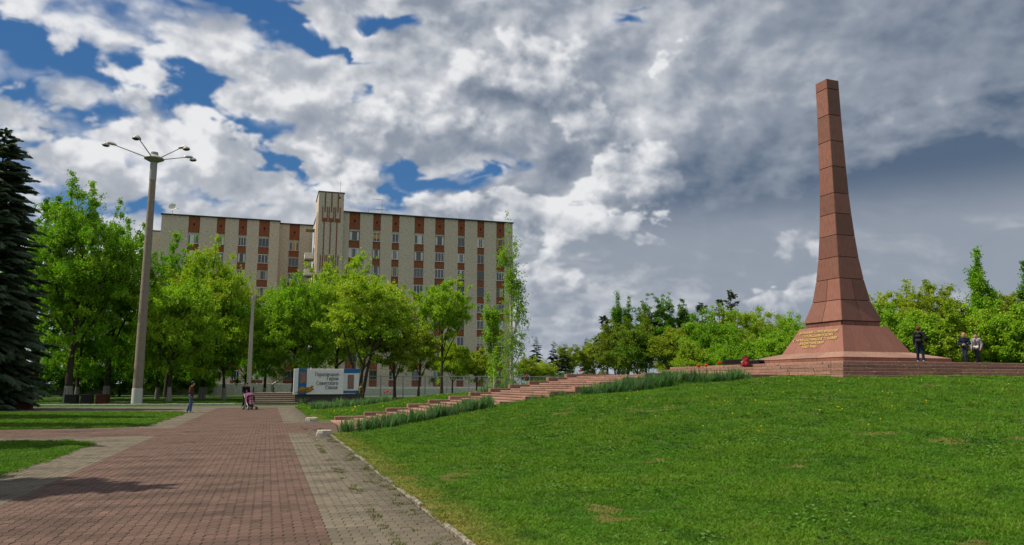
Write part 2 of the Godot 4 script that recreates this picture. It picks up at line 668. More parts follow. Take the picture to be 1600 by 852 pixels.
func build_paving() -> void:
	var sand := mat("jointing sand", lin(0.050, 0.042, 0.030), 1.0, {"grain": [0.6, 1.2, 0.8, 4, 0.03]})
	var bed := Node3D.new()
	bed.name = "promenade"
	add_child(bed)
	tag(bed, "promenade of red and grey interlocking pavers", "path", "", "structure")
	put("bedding", box(Vector3(6.3, 0.06, 66.0), 0.002), sand, bed, Vector3(-1.2, -0.037, -23.0))
	put("bedding", box(Vector3(40.0, 0.06, 9.4), 0.002), sand, bed, Vector3(-24.36, -0.0372, -27.9))
	put("bedding", box(Vector3(1.2, 0.06, 9.6), 0.002), sand, bed, Vector3(2.56, -0.037, -29.9))
	var kinds := [paver_mesh(1), paver_mesh(2), paver_mesh(3)]
	var wear := FastNoiseLite.new()
	wear.seed = 12
	wear.frequency = 0.55
	wear.fractal_octaves = 4
	var spots: Array = []
	for ix in range(-360, 28):
		var x := (ix + 0.5) * 0.112 - 0.002
		for iz in range(30, 284):
			var z := -(iz + 0.5) * 0.2
			if x > 3.1 or x < -22.0:
				continue
			var cross := z < -23.3 and z > -32.4
			var entry := z < -25.1 and z > -34.7
			if x < -4.34 and (not cross or (z > -24.6 and x < -6.0) or (z < -31.0 and x < -6.0)):
				continue
			if x > 1.90 and not entry:
				continue
			if not in_view(Vector3(x, 0, z), 2.2):
				continue
			var red := (x > -3.3 and x < 0.66) or (cross and x < -3.2 and z < -26.0 and z > -30.9) or (entry and x > 0.6 and z < -26.2 and z > -33.0)
			spots.append([x * x + z * z, x, z, red])
	spots.sort_custom(func(p, q): return p[0] < q[0])
	var tones: Array = []
	for red in [true, false]:
		for t in 4:
			var k: float = [0.86, 0.97, 1.05, 1.15][t]
			var c := Color(0.098 * k, 0.061 * k, 0.049 * k) if red else Color(0.120 * k, 0.104 * k, 0.078 * k)
			tones.append(mat("paver %s %d" % ["red" if red else "grey", t], lin(c.r, c.g, c.b), 0.9, {"grain": [0.72, 1.18, 0.35, 5, 0.03], "relief": 0.25}))
	var xf := [[], [], []]
	var cl := [PackedColorArray(), PackedColorArray(), PackedColorArray()]
	var singles := 0
	for s in spots:
		var x: float = s[1]
		var z: float = s[2]
		var n := wear.get_noise_2d(x * 0.8, z * 2.0)
		var tone := clampf(1.02 + n * 0.30 + rng.randf_range(-0.14, 0.14), 0.55, 1.35)
		if n < -0.26:
			tone *= 0.82
		if rng.randf() < 0.02:
			tone *= 1.22
		if not s[3] and x > 0.6:
			tone *= lerpf(1.0, 0.72, smoothstep(1.2, 1.9, x + n * 0.4))   # moss and silt along the kerb
		var b := Basis(Vector3.UP, rng.randf_range(-0.012, 0.012)) * Basis(Vector3.RIGHT, rng.randf_range(-0.008, 0.008))
		var t := Transform3D(b, Vector3(x, rng.randf_range(-0.003, 0.002), z))
		var k := rng.randi() % 3
		if singles < 300 and absf(x * cos(0.309) + z * sin(0.309)) < (x * sin(0.309) - z * cos(0.309)) * 0.68 and z < -6.9:
			singles += 1
			var ti := clampi(int((tone - 0.72) / 0.14), 0, 3)
			var o := put("paver", kinds[k], tones[ti + (0 if s[3] else 4)], bed)
			o.transform = t
		else:
			xf[k].append(t)
			cl[k].append(Color(0.098 * tone, 0.061 * tone, 0.049 * tone) if s[3] else Color(0.120 * tone, 0.104 * tone, 0.078 * tone))
	var pm := mat("paver field", Color.WHITE, 0.9, {"vertex": true, "grain": [0.72, 1.18, 0.35, 5, 0.03], "relief": 0.25})
	for k in 3:
		scatter("paver_field", kinds[k], pm, xf[k], cl[k], bed)
	# asphalt cross road beyond the pavers
	var asphalt := mat("asphalt", lin(0.115, 0.098, 0.082), 0.95, {"grain": [0.7, 1.2, 0.9, 5, 0.03], "stain": [0.75, 1.1, 6.0, 3, 0.015]})
	slab_sheet("cross_road", "worn grey asphalt road crossing the end of the promenade", -60.0, 2.2, -56.2, -63.2, 0.004, asphalt)
	slab_sheet("footpath", "narrow asphalt footpath between the verge and the park lawn", -60.0, -2.4, -70.3, -72.4, 0.012, asphalt)
	slab_sheet("roadside_strip", "worn asphalt beside the far lawn", -60.0, -4.36, -48.6, -56.2, 0.0, asphalt)
	# low tufts in the joints along the kerb
	var weeds: Array = []
	var wc := PackedColorArray()
	for i in 900:
		var z := -rnd(6.5, 30.0)
		var u := rng.randf()
		var x := 1.86 - u * u * 0.9
		if u > 0.55:
			x = 1.30 + rnd(-0.05, 0.05) + wear.get_noise_2d(z * 3.0, 5.0) * 0.12
		if i % 5 == 0:
			x = rnd(-3.0, 1.3)
			x = round(x / 0.112) * 0.112 + 0.054
		var dens := wear.get_noise_2d(x * 2.0 + 40.0, z * 0.9)
		if dens < -0.05 and i % 5 != 0:
			continue
		if i % 5 == 0 and dens < 0.15:
			continue
		var s := rnd(0.35, 0.95)
		weeds.append(Transform3D(Basis(Vector3.UP, rnd(0, TAU)).scaled(Vector3(s, s * 0.55, s)), Vector3(x, -0.008, z)))
		wc.append(Color(0.095, 0.125, 0.02) * rnd(0.7, 1.2))
	tag(scatter("joint_weeds", tuft_mesh(16, 0.06, 3), grass_mat(), weeds, wc), "yellow green weeds growing in the paver joints", "weeds")


func grass_mat() -> StandardMaterial3D:
	return mat("grass blades", Color.WHITE, 0.75, {"vertex": true, "spec": 0.25, "backlight": Color(0.7, 0.7, 0.35)})


func tuft_mesh(n: int, spread: float, sd: int) -> ArrayMesh:
	# blades about 9 cm long in a little tuft
	var r := RandomNumberGenerator.new()
	r.seed = sd
	var st := begin()
	for i in n:
		var t := r.randf() * TAU
		var p := Vector3(cos(t), 0, sin(t)) * spread * sqrt(r.randf())
		var h := r.randf_range(0.05, 0.10)
		var lean := Vector3(r.randf_range(-1, 1), 0, r.randf_range(-1, 1)) * h * 0.65
		var t2 := r.randf() * TAU
		var w := Vector3(cos(t2), 0, sin(t2)) * r.randf_range(0.003, 0.0055)
		var m := p + lean * 0.35 + Vector3.UP * h * 0.62
		var e := p + lean + Vector3.UP * h
		for q in [[p - w, p + w, m + w * 0.8], [p - w, m + w * 0.8, m - w * 0.8], [m - w * 0.8, m + w * 0.8, e]]:
			var nn: Vector3 = -(q[1] - q[0]).cross(q[2] - q[0]).normalized()
			for v in q:
				st.set_normal(nn)
				st.add_vertex(v)
	return st.commit()


func build_lawns() -> void:
	var patch := FastNoiseLite.new()
	patch.seed = 21
	patch.frequency = 0.35
	patch.fractal_octaves = 4
	var tufts := [tuft_mesh(22, 0.075, 5), tuft_mesh(22, 0.085, 6), tuft_mesh(18, 0.07, 7)]
	# left lawns: raised turf with a rounded corner
	var turf := mats["turf soil"] as StandardMaterial3D
	var lawns := [
		[PackedVector2Array([Vector2(-4.42, -8.0), Vector2(-4.38, -15.0), Vector2(-4.40, -22.6), Vector2(-4.75, -23.9), Vector2(-5.6, -24.35), Vector2(-40, -24.5), Vector2(-40, -8.0)]), "near lawn at the left of the promenade, crossed by tree shade"],
		[PackedVector2Array([Vector2(-5.3, -31.3), Vector2(-4.55, -32.0), Vector2(-4.38, -33.5), Vector2(-4.36, -45.5), Vector2(-4.7, -47.4), Vector2(-5.6, -48.3), Vector2(-40, -56.0), Vector2(-40, -31.1)]), "far lawn at the left of the promenade behind the red cross path"],
	]
	var left_polys: Array = []
	for l in lawns:
		var st := begin()
		var poly: PackedVector2Array = l[0]
		left_polys.append(poly)
		var idx := Geometry2D.triangulate_polygon(poly)
		for i in range(0, idx.size(), 3):
			tri(st, Vector3(poly[idx[i]].x, 0.012, poly[idx[i]].y), Vector3(poly[idx[i + 1]].x, 0.012, poly[idx[i + 1]].y), Vector3(poly[idx[i + 2]].x, 0.012, poly[idx[i + 2]].y), Vector3(-20, -5, -30))
		for i in poly.size():
			var p := poly[i]
			var q := poly[(i + 1) % poly.size()]
			quad(st, Vector3(p.x, 0.012, p.y), Vector3(q.x, 0.012, q.y), Vector3(q.x, -0.1, q.y), Vector3(p.x, -0.1, p.y), Vector3(-20, 0, (poly[0].y + poly[-1].y) / 2))
		tag(put("lawn", st.commit(), turf), l[1], "lawn", "", "structure")
	var sets := [[], [], []]
	var cols := [PackedColorArray(), PackedColorArray(), PackedColorArray()]
	var yaw := deg_to_rad(CAM_YAW)
	var tries := 210000
	for i in tries:
		# nearer ground gets more and finer tufts
		var u := rng.randf()
		var f := 5.0 * pow(16.0, u)            # 5 .. 80 m
		var side := rnd(-0.72, 0.72) * f + rnd(-1.8, 1.8)
		var x := f * sin(yaw) + side * cos(yaw)
		var z := -f * cos(yaw) + side * sin(yaw)
		var y := 0.0
		var edge := 1.0
		if x > 1.97:
			if x > 2.2 and x < 20.9 and z < -25.95 and z > -35.0:
				continue
			if x > 19.9 and x < 33.4 and z < -23.6 and z > -37.5:
				continue
			if x < 3.05 and z < -24.9 and z > -34.9:
				continue
			if x < 2.3 and z < -56.0 and z > -64.0:
				continue
			y = ground_y(x, z)
			edge = clampf((x - 1.97) / 0.7, 0.0, 1.0)
		else:
			if z > -60.0:
				if not (Geometry2D.is_point_in_polygon(Vector2(x + rnd(-0.2, 0.08), z + rnd(-0.15, 0.15)), left_polys[0]) or Geometry2D.is_point_in_polygon(Vector2(x + rnd(-0.2, 0.08), z + rnd(-0.15, 0.15)), left_polys[1])):
					continue
				y = 0.015
			else:
				if z > -63.4 or (z < -70.2 and z > -72.5):
					continue
				if x > -2.6 and x < 3.2 and z > -71.0:
					continue
				y = ground_y(x, z)
		var n := patch.get_noise_2d(x, z)
		var n2 := patch.get_noise_2d(x * 3.1 + 50.0, z * 3.1)
		var wide := patch.get_noise_2d(x * 0.3 - 20.0, z * 0.3)
		var size := clampf(0.55 + f * 0.028, 0.6, 1.9) * rnd(0.8, 1.25)
		var tall := 0.62 + 0.30 * n + 0.25 * n2
		if x > 14.0 and z > -24.0:
			tall += 0.25 * smoothstep(-0.1, 0.35, n)
		var c := Color(0.070, 0.185, 0.013)
		c = c.lerp(Color(0.112, 0.222, 0.017), clampf(0.36 + n * 1.1, 0.0, 1.0))
		c = c.lerp(Color(0.026, 0.090, 0.010), clampf(-n2 * 1.4 - 0.16 + 0.25 * wide, 0.0, 0.7))
		if n2 * 0.6 - n * 0.9 > 0.55:
			c = c.lerp(Color(0.23, 0.185, 0.07), 0.7)            # raked dry clippings
			tall *= 0.55
		if x > 1.97 and z > -40.0 and edge < 1.0:
			c = c.lerp(Color(0.24, 0.22, 0.06), (1.0 - edge) * clampf(0.8 + n2, 0.0, 1.0))
			tall *= 0.6 + 0.4 * edge
		c *= rnd(0.78, 1.2)
		if rng.randf() < 0.04:
			c = c.lerp(Color(0.22, 0.21, 0.10), 0.6)
		var k := rng.randi() % 3
		var b := Basis(Vector3.UP, rnd(0, TAU)).scaled(Vector3(size, size * clampf(tall, 0.35, 1.15) * 0.9, size))
		sets[k].append(Transform3D(b, Vector3(x, y - 0.006, z)))
		cols[k].append(c)
	for k in 3:
		tag(scatter("grass", tufts[k], grass_mat(), sets[k], cols[k]), "short spring grass covering the mound and the lawns", "grass")
	# rosettes of broad dark leaves and pale clover heads in the mound's grass
	var wx: Array = []
	var wcol := PackedColorArray()
	for i in 70:
		var f := rnd(7.0, 26.0)
		var side := rnd(-0.1, 0.68) * f
		var cx := f * sin(yaw) + side * cos(yaw)
		var cz := -f * cos(yaw) + side * sin(yaw)
		if cx < 2.6 or cz < -24.0:
			continue
		var tone := rnd(0.7, 1.2)
		for k in rng.randi_range(4, 16):
			var x := cx + rng.randfn(0.0, 0.30)
			var z := cz + rng.randfn(0.0, 0.22)
			if x < 2.2:
				continue
			var s := rnd(0.35, 0.75)
			wx.append(Transform3D(Basis(Vector3.UP, rnd(0, TAU)).scaled(Vector3(s, s * 0.55, s)), Vector3(x, ground_y(x, z) + 0.035, z)))
			wcol.append((Color(0.045, 0.12, 0.018) if i % 3 else Color(0.085, 0.18, 0.035)) * tone * rnd(0.8, 1.2))
	tag(scatter("broadleaf_weeds", sprig_mesh(9, 0.075, 91, 0.46), grass_mat(), wx, wcol), "patches of broad-leaved weeds and clover in the mound's grass", "weeds")
	# dandelions in the grass by the memorial wall and on the mound
	var dx: Array = []
	var dc := PackedColorArray()
	for i in 420:
		var x := 0.0
		var z := 0.0
		if i < 330:
			x = rnd(2.2, 15.0)
			z = rnd(-74.0, -37.0)
			if patch.get_noise_2d(x * 1.4, z * 0.8 + 9.0) < 0.12:
				continue
		else:
			x = rnd(8.0, 30.0)
			z = rnd(-23.5, -12.0)
		var y := ground_y(x, z)
		if z < -26.0 and z > -35.0:
			continue
		dx.append(Transform3D(Basis(Vector3.UP, rnd(0, TAU)).scaled(Vector3.ONE * (rnd(1.0, 1.7) if i < 330 else rnd(0.6, 0.9))), Vector3(x, y + rnd(0.05, 0.10), z)))
		dc.append(Color(0.75, 0.55, 0.01) * rnd(0.8, 1.1))
	var st := begin()
	lathe(st, [Vector2(0.0, 0.012), Vector2(0.022, 0.008), Vector2(0.026, 0.0), Vector2(0.004, -0.008), Vector2(0.003, -0.10)], 7)
	tag(scatter("dandelions", st.commit(), mat("dandelion", Color.WHITE, 0.8, {"vertex": true}), dx, dc), "yellow dandelions dotted through the grass", "dandelions")
	# whitewashed kerb along the mound, one stone after the other
	var kerb := thing("kerb", "worn whitewashed kerb between the grey pavers and the mound", "kerb", Vector3(1.94, 0, -16))
	var wm := [
		mat("kerb white", lin(0.45, 0.41, 0.33), 0.95, {"grain": [0.35, 1.15, 0.5, 5, 0.025], "relief": 1.2, "stain": [0.25, 1.1, 1.6, 4, 0.02]}),
		mat("kerb worn", lin(0.30, 0.27, 0.21), 0.95, {"grain": [0.35, 1.15, 0.5, 5, 0.025], "relief": 1.2, "stain": [0.25, 1.1, 1.6, 4, 0.02]}),
	]
	var z := -2.0
	while z > -24.6:
		var len := rnd(0.62, 0.98)
		var top := rnd(0.005, 0.055)
		put("kerb_stone", box(Vector3(0.062, 0.24, len - 0.02), 0.014), wm[0 if rng.randf() < 0.7 else 1], kerb, Vector3(rnd(-0.012, 0.012), top - 0.12, z - len / 2 + 16.0), Basis(Vector3.UP, rnd(-0.012, 0.012)) * Basis(Vector3.RIGHT, rnd(-0.012, 0.012)))
		z -= len
	# kerbs by the cross road and the park
	var rows := [
		["kerb", "whitewashed kerb along the far side of the cross road", Vector3(-2.4, 0, -63.3), 50, 0.14, -1.0],
		["kerb", "whitewashed kerb in front of the park lawn, behind the lamp mast", Vector3(-2.6, 0, -72.5), 40, 0.13, -1.0],
		["kerb", "pale kerb in front of the memorial wall", Vector3(3.0, 0, -63.3), 8, 0.16, 1.0],
	]
	var white := mat("kerb paint", lin(0.60, 0.59, 0.55), 0.9, {"grain": [0.6, 1.1, 0.7, 5, 0.025], "stain": [0.5, 1.1, 2.0, 4, 0.02]})
	for r in rows:
		var k := thing(r[0], r[1], "kerb", r[2])
		for i in r[3]:
			put("kerb_stone", box(Vector3(0.98, r[4] + 0.2, 0.16), 0.02), white, k, Vector3((i + 0.5) * r[5], r[4] / 2 - 0.1 + rnd(-0.012, 0.012), rnd(-0.01, 0.01)))


# ---------------------------------------------------------------- granite work
func granite(i: int) -> StandardMaterial3D:
	# polished to rough-sawn red granite, a few tones
	var k: float = [0.86, 1.0, 1.10, 1.20, 0.76][i]
	return mat("red granite %d" % i, lin(0.212 * k, 0.090 * k, 0.065 * k), 0.62, {"grain": [0.70, 1.25, 0.55, 6, 0.045], "relief": 0.12, "stain": [0.74, 1.10, Vector3(1.3, 5.5, 1.3), 5, 0.02], "spec": 0.4})


func slab_granite(i: int) -> StandardMaterial3D:
	var k: float = [0.88, 1.0, 1.10, 1.2][i]
	return mat("stair granite %d" % i, lin(0.285 * k, 0.168 * k, 0.130 * k), 0.85, {"grain": [0.70, 1.22, 0.6, 6, 0.04], "relief": 0.3, "stain": [0.68, 1.12, 2.3, 5, 0.02]})


func build_monument() -> void:
	var turn := Basis(Vector3.UP, MON_TURN)
	var dark := mat("joint shadow mortar", lin(0.055, 0.04, 0.034), 1.0)
	# --- stepped platform
	var plat := thing("granite_platform", "stepped red granite platform carrying the obelisk", "platform", Vector3(MON.x, 0, MON.z), MON_TURN)
	put("core", box(Vector3(11.9, 1.05, 11.9), 0.0), dark, plat, Vector3(0, PLAZA - 0.535, 0))
	put("core", box(Vector3(13.3, 0.8, 13.3), 0.0), dark, plat, Vector3(0, PLAZA - 0.28 - 0.41, 0))
	var rise := 0.142
	for c in 5:
		var half := 6.05 + 0.36 * c
		var top := PLAZA - rise * c
		for side in 4:
			var bas := Basis(Vector3.UP, side * PI / 2)
			var at := -half
			while at < half - 0.02:
				var len := minf(rnd(1.15, 1.9), half - at)
				if half - at - len < 0.5:
					len = half - at
				var depth := 0.62
				var drop := rnd(-0.006, 0.004)
				var end := half - (depth if at + len >= half - 0.001 else 0.0)
				var l2 := (minf(at + len, half - depth) if true else end) - at
				if l2 > 0.05:
					put("granite_block", box(Vector3(l2 - 0.012, rise - 0.016, depth), 0.012), slab_granite(rng.randi() % 4), plat,
						bas * Vector3(at + l2 / 2, top - rise / 2 + drop, half - depth / 2 + rnd(-0.012, 0.012)), bas)
				at += len
	# plaza paving inside the rim
	for i in 8:
		for j in 8:
			var w := 10.8 / 8
			put("paving_slab", box(Vector3(w - 0.012, 0.05, w - 0.012), 0.006), slab_granite(rng.randi() % 3), plat, Vector3(-5.4 + (i + 0.5) * w, PLAZA - 0.022 + rnd(-0.004, 0.0), -5.4 + (j + 0.5) * w))
	# --- obelisk
	var ob := thing("obelisk", "tall tapering red granite obelisk with gilded lettering", "monument", Vector3(MON.x, PLAZA, MON.z), MON_TURN)
	var y0 := PLAZA
	var lv := [[0.396, 16.97], [0.398, 16.467], [0.408, 15.072], [0.433, 13.71], [0.456, 12.37], [0.486, 10.99], [0.528, 9.95], [0.588, 8.85], [0.662, 7.75], [0.776, 6.665], [0.935, 5.6], [1.262, 4.565]]
	for i in lv.size() - 1:
		put("core", frustum(lv[i][0] - 0.05, lv[i][1] - y0 - 0.02, lv[i + 1][0] - 0.05, lv[i + 1][1] - y0 - 0.02), dark, ob)
	for i in lv.size() - 1:
		var hi: Array = lv[i]
		var lo: Array = lv[i + 1]
		for side in 4:
			var parts := 2 if i == lv.size() - 2 or i == lv.size() - 3 else 1
			for k in parts:
				var f0 := -1.0 + 2.0 * k / parts
				var f1 := -1.0 + 2.0 * (k + 1) / parts
				put("stone_panel", plate(hi[0], hi[1] - y0 - (0.0 if i == 0 else 0.011), lo[0], lo[1] - y0 + 0.011, f0, f1, 0.11 if i < 9 else 0.16), granite([0, 1, 1, 2, 4][rng.randi() % 5]), ob, Vector3.ZERO, Basis(Vector3.UP, side * PI / 2))
	put("cap_stone", box(Vector3(0.74, 0.06, 0.74), 0.01), granite(1), ob, Vector3(0, 16.93 - y0, 0))
	# recessed band under the shaft
	for side in 4:
		var bas := Basis(Vector3.UP, side * PI / 2)
		for k in 3:
			var w := 2.28 / 3
			put("band_block", box(Vector3(w - 0.012, 0.24, 0.2), 0.006), granite([0, 4, 1][k]), ob, bas * Vector3(-1.14 + (k + 0.5) * w, 4.44 - y0, 1.10), bas)
	put("core", box(Vector3(2.1, 0.24, 2.1), 0.0), dark, ob, Vector3(0, 4.44 - y0, 0))
	# battered pedestal
	put("core", frustum(1.28, 4.31 - y0, 1.92, 3.03 - y0), dark, ob)
	for side in 4:
		for k in 5:
			var cut := [-1.0, -0.62, -0.18, 0.22, 0.6, 1.0]
			put("pedestal_slab", plate(1.385, 4.325 - y0, 2.04, 3.06 - y0, cut[k], cut[k + 1], 0.12, 0.002, 0.005), granite([2, 3, 2, 3, 2][k]), ob, Vector3.ZERO, Basis(Vector3.UP, side * PI / 2))
	# low hipped plinth
	put("core", frustum(2.0, 3.03 - y0, 3.1, 2.6 - y0), dark, ob)
	for side in 4:
		var bas := Basis(Vector3.UP, side * PI / 2)
		for k in 4:
			var cut := [-1.0, -0.5, 0.0, 0.5, 1.0]
			put("plinth_slab", plate(2.06, 3.065 - y0, 3.24, 2.765 - y0, cut[k], cut[k + 1], 0.10, 0.003, 0.006), slab_granite([0, 1, 0, 2][k]), ob, Vector3.ZERO, bas)
			put("plinth_block", box(Vector3(6.44 / 4 - 0.012, 0.27, 0.3), 0.01), granite([2, 3, 1, 2][k]), ob, bas * Vector3(-3.22 + (k + 0.5) * 6.44 / 4, 2.755 - y0 - 0.135, 3.22 - 0.15 - (0.002 * side)), bas)
	# gilded lettering on the face towards the stairs (local -x)
	var gold := mat("gilded letters", lin(0.56, 0.42, 0.17), 0.5, {"metal": 0.15})
	var lines := [["ВОИНАМ-ГОРЛОВЧАНАМ", 0.13, 0.06], ["ПОГИБШИМ В БОЯХ", 0.335, 0.10], ["С НЕМЕЦКО-ФАШИСТСКИМИ", 0.54, -0.03], ["ЗАХВАТЧИКАМИ", 0.745, -0.14], ["1941-1945", 0.95, -0.20]]
	var up := Vector3(2.04 - 1.385, 4.325 - 3.06, 0).normalized()      # along the slope
	var along := Vector3(0, 0, 1)
	var outw := along.cross(up).normalized()
	if outw.x > 0.0:
		outw = -outw
	for l in lines:
		var q: float = l[1] / 1.25
		var y := lerpf(4.325, 3.06, 0.06 + q * 0.86) - y0
		var a := lerpf(1.385, 2.04, 0.06 + q * 0.86)
		var fit := 0.19
		var o := put("lettering", text_mesh(l[0], fit, 0.03, 0.28, 1.12), gold, ob, Vector3(-a, y, l[2] - 0.05) + outw * 0.022, Basis(along, up, outw))
		o.position -= up * fit * 0.35
	# tufts that grow in the joints of the steps
	var wx: Array = []
	var wc := PackedColorArray()
	for i in 90:
		var c := rng.randi() % 4
		var half := 6.05 + 0.36 * c
		var along2 := rnd(-half, half)
		var p := turn * (Vector3(along2, 0, half + 0.05) if rng.randf() < 0.6 else Vector3(-half - 0.05, 0, along2))
		var s := rnd(0.4, 1.1)
		wx.append(Transform3D(Basis(Vector3.UP, rnd(0, TAU)).scaled(Vector3(s, s, s)), Vector3(MON.x, PLAZA - 0.142 * (c + 1), MON.z) + p))
		wc.append(Color(0.11, 0.20, 0.02) * rnd(0.7, 1.2))
	tag(scatter("step_weeds", tuft_mesh(16, 0.06, 3), grass_mat(), wx, wc), "green weeds growing in the joints of the platform steps", "weeds")
	build_stairs(dark)


func frustum(a_top: float, y_top: float, a_low: float, y_low: float) -> ArrayMesh:
	var st := begin()
	var lo: Array = []
	var hi: Array = []
	for s in [[-1, -1], [1, -1], [1, 1], [-1, 1]]:
		lo.append(Vector3(s[0] * a_low, y_low, s[1] * a_low))
		hi.append(Vector3(s[0] * a_top, y_top, s[1] * a_top))
	hexa(st, lo, hi)
	return st.commit()


func plate(a_top: float, y_top: float, a_low: float, y_low: float, f0: float, f1: float, thick: float, gap := 0.008, bev := 0.014) -> ArrayMesh:
	# one slab of a battered face on the +z side, from fraction f0 to f1 of its width, edges bevelled
	var st := begin()
	var x := func(a: float, f: float, inset: float) -> float:
		return a * f + (inset if f < f1 - 1e-6 and absf(f - f0) < 1e-6 else -inset)
	var dy := y_top - y_low
	var slope := (a_low - a_top) / dy
	var ring := func(inset: float, back: float) -> Array:
		var yl := y_low + inset
		var yt := y_top - inset
		var al := a_low - slope * inset
		var at := a_top + slope * inset
		return [Vector3(x.call(al, f0, inset + gap), yl, al - back), Vector3(x.call(al, f1, inset + gap), yl, al - back), Vector3(x.call(at, f1, inset + gap), yt, at - back), Vector3(x.call(at, f0, inset + gap), yt, at - back)]
	var front: Array = ring.call(bev, 0.0)
	var edge: Array = ring.call(0.0, bev)
	var back: Array = ring.call(0.0, thick)
	var c := Vector3.ZERO
	for v in front + back:
		c += v / 8.0
	quad(st, front[0], front[1], front[2], front[3], c)
	for i in 4:
		var j := (i + 1) % 4
		quad(st, front[i], front[j], edge[j], edge[i], c)
		quad(st, edge[i], edge[j], back[j], back[i], c)
	return st.commit()


func build_stairs(dark: Material) -> void:
	var z0 := -26.38
	var z1 := -34.32
	var mid := (z0 + z1) / 2
	var st := thing("granite_stairs", "long flight of red granite steps climbing from the promenade to the platform", "stairs", Vector3(8.5, 0, mid))
	var o := Vector3(8.5, 0, mid)
	var run := 0.4825
	var rise := 0.0845
	for i in 24:
		var x := 3.17 + run * i - (0.5 if i == 0 else 0.0)
		var y := 0.035 + rise * i
		var z := z0
		var cuts := [0.0, 1.65, 3.25, 4.9, 6.4, 7.94]
		var shift := rnd(-0.35, 0.35)
		for k in 5:
			var a: float = cuts[k] + (shift if k > 0 else 0.0)
			var b: float = cuts[k + 1] + (shift if k < 4 else 0.0)
			var depth := run + 0.16 + (0.5 if i == 0 else 0.0)
			put("step_slab", box(Vector3(depth, 0.070, b - a - 0.012), 0.009), slab_granite([0, 1, 2, 1, 3][rng.randi() % 5]), st, Vector3(x - 0.03 + depth / 2 + rnd(-0.012, 0.012), y - 0.035 + rnd(-0.004, 0.004), z0 - (a + b) / 2) - o, Basis(Vector3.UP, rnd(-0.003, 0.003)))
	# a wedge of mortar under the treads
	var wd := begin()
	hexa(wd, [Vector3(3.3, -0.3, z0 - 0.02), Vector3(14.4, -0.3, z0 - 0.02), Vector3(14.4, -0.3, z1 + 0.02), Vector3(3.3, -0.3, z1 + 0.02)],
		[Vector3(3.3, -0.10, z0 - 0.02), Vector3(14.4, 1.84, z0 - 0.02), Vector3(14.4, 1.84, z1 + 0.02), Vector3(3.3, -0.10, z1 + 0.02)])
	put("footing", wd.commit(), dark, st, -o)
	# cheek blocks, stepped along both sides
	for far in [true, false]:
		var zc := z1 - 0.19 if far else z0 + 0.19
		for k in range(0, 12):
			var x := 3.14 + 0.965 * k - (0.0 if far else 0.13)
			var len := 0.955
			if k == 0:
				x -= 0.3
				len += 0.3
			if k == 11:
				len = 2.5
			var top := 0.19 + 0.1722 * k - (0.0 if far else 0.075)
			var h := 0.34
			put("cheek_block", box(Vector3(len, h, 0.36), 0.01), slab_granite([0, 1, 0, 2][rng.randi() % 4]), st, Vector3(x + len / 2, top - h / 2 + rnd(-0.004, 0.004), zc + rnd(-0.01, 0.01)) - o)
	# landing between the stairs and the platform
	for i in 5:
		for j in 5:
			var w := 6.4 / 5
			var d := 7.9 / 5
			put("landing_slab", box(Vector3(w - 0.012, 0.12, d - 0.012), 0.008), slab_granite(rng.randi() % 3), st, Vector3(14.75 + (i + 0.5) * w - 0.05, LANDING - 0.06 + rnd(-0.006, 0.0), z0 - (j + 0.5) * d) - o)
	# two whitewashed stones at the foot of the stairs
	var white := mat("whitewashed stone", lin(0.62, 0.58, 0.50), 0.95, {"grain": [0.6, 1.1, 0.4, 5, 0.03], "relief": 1.5, "stain": [0.55, 1.1, 0.9, 4, 0.02]})
	for s in [[Vector3(1.72, 0, -24.6), Vector3(0.50, 0.22, 0.36), "near whitewashed boulder block at the foot of the granite stairs", 0.06], [Vector3(1.86, 0, -34.35), Vector3(0.55, 0.22, 0.38), "far whitewashed boulder block beside the foot of the granite stairs", -0.05]]:
		var m := begin()
		var sz: Vector3 = s[1]
		var rings: Array = []
		for h in [0.0, 0.55, 0.88, 1.0]:
			var ring: Array = []
			for t in 10:
				var an := TAU * t / 10.0
				var sq := pow(pow(absf(cos(an)), 4.0) + pow(absf(sin(an)), 4.0), -0.25)
				var sc: float = {0.0: 1.0, 0.55: 0.97, 0.88: 0.88, 1.0: 0.74}[h] * rnd(0.95, 1.04)
				ring.append(Vector3(cos(an) * sq * sz.x / 2 * sc, sz.y * h * rnd(0.96, 1.02) - 0.05, sin(an) * sq * sz.z / 2 * sc))
			rings.append(ring)
		var c := Vector3(0, sz.y / 2, 0)
		for i in 3:
			for t in 10:
				var t2 := (t + 1) % 10
				quad(m, rings[i][t], rings[i][t2], rings[i + 1][t2], rings[i + 1][t], c)
		for t in range(1, 9):
			tri(m, rings[3][0], rings[3][t], rings[3][t + 1], c)
		var ob := put("white_stone", m.commit(), white, null, s[0], Basis(Vector3.UP, s[3]))
		tag(ob, s[2], "stone")


# ---------------------------------------------------------------- the nine-storey block
func brick_tex() -> ImageTexture:
	# running-bond brickwork, colour variation only
	if textures.has("brick"):
		return textures["brick"]
	var r := RandomNumberGenerator.new()
	r.seed = 77
	var im := Image.create(512, 512, false, Image.FORMAT_RGB8)
	im.fill(Color(0.80, 0.78, 0.75))
	for row in 32:
		for k in 9:
			var g := r.randf_range(0.90, 1.0)
			if r.randf() < 0.10:
				g *= 0.86
			var x := k * 64 - (32 if row % 2 else 0)
			var c := Color(g, g * r.randf_range(0.97, 1.0), g * r.randf_range(0.93, 1.0))
			im.fill_rect(Rect2i(x + 2, row * 16 + 2, 60, 13).intersection(Rect2i(0, 0, 512, 512)), c)
	textures["brick"] = ImageTexture.create_from_image(im)
	return textures["brick"]


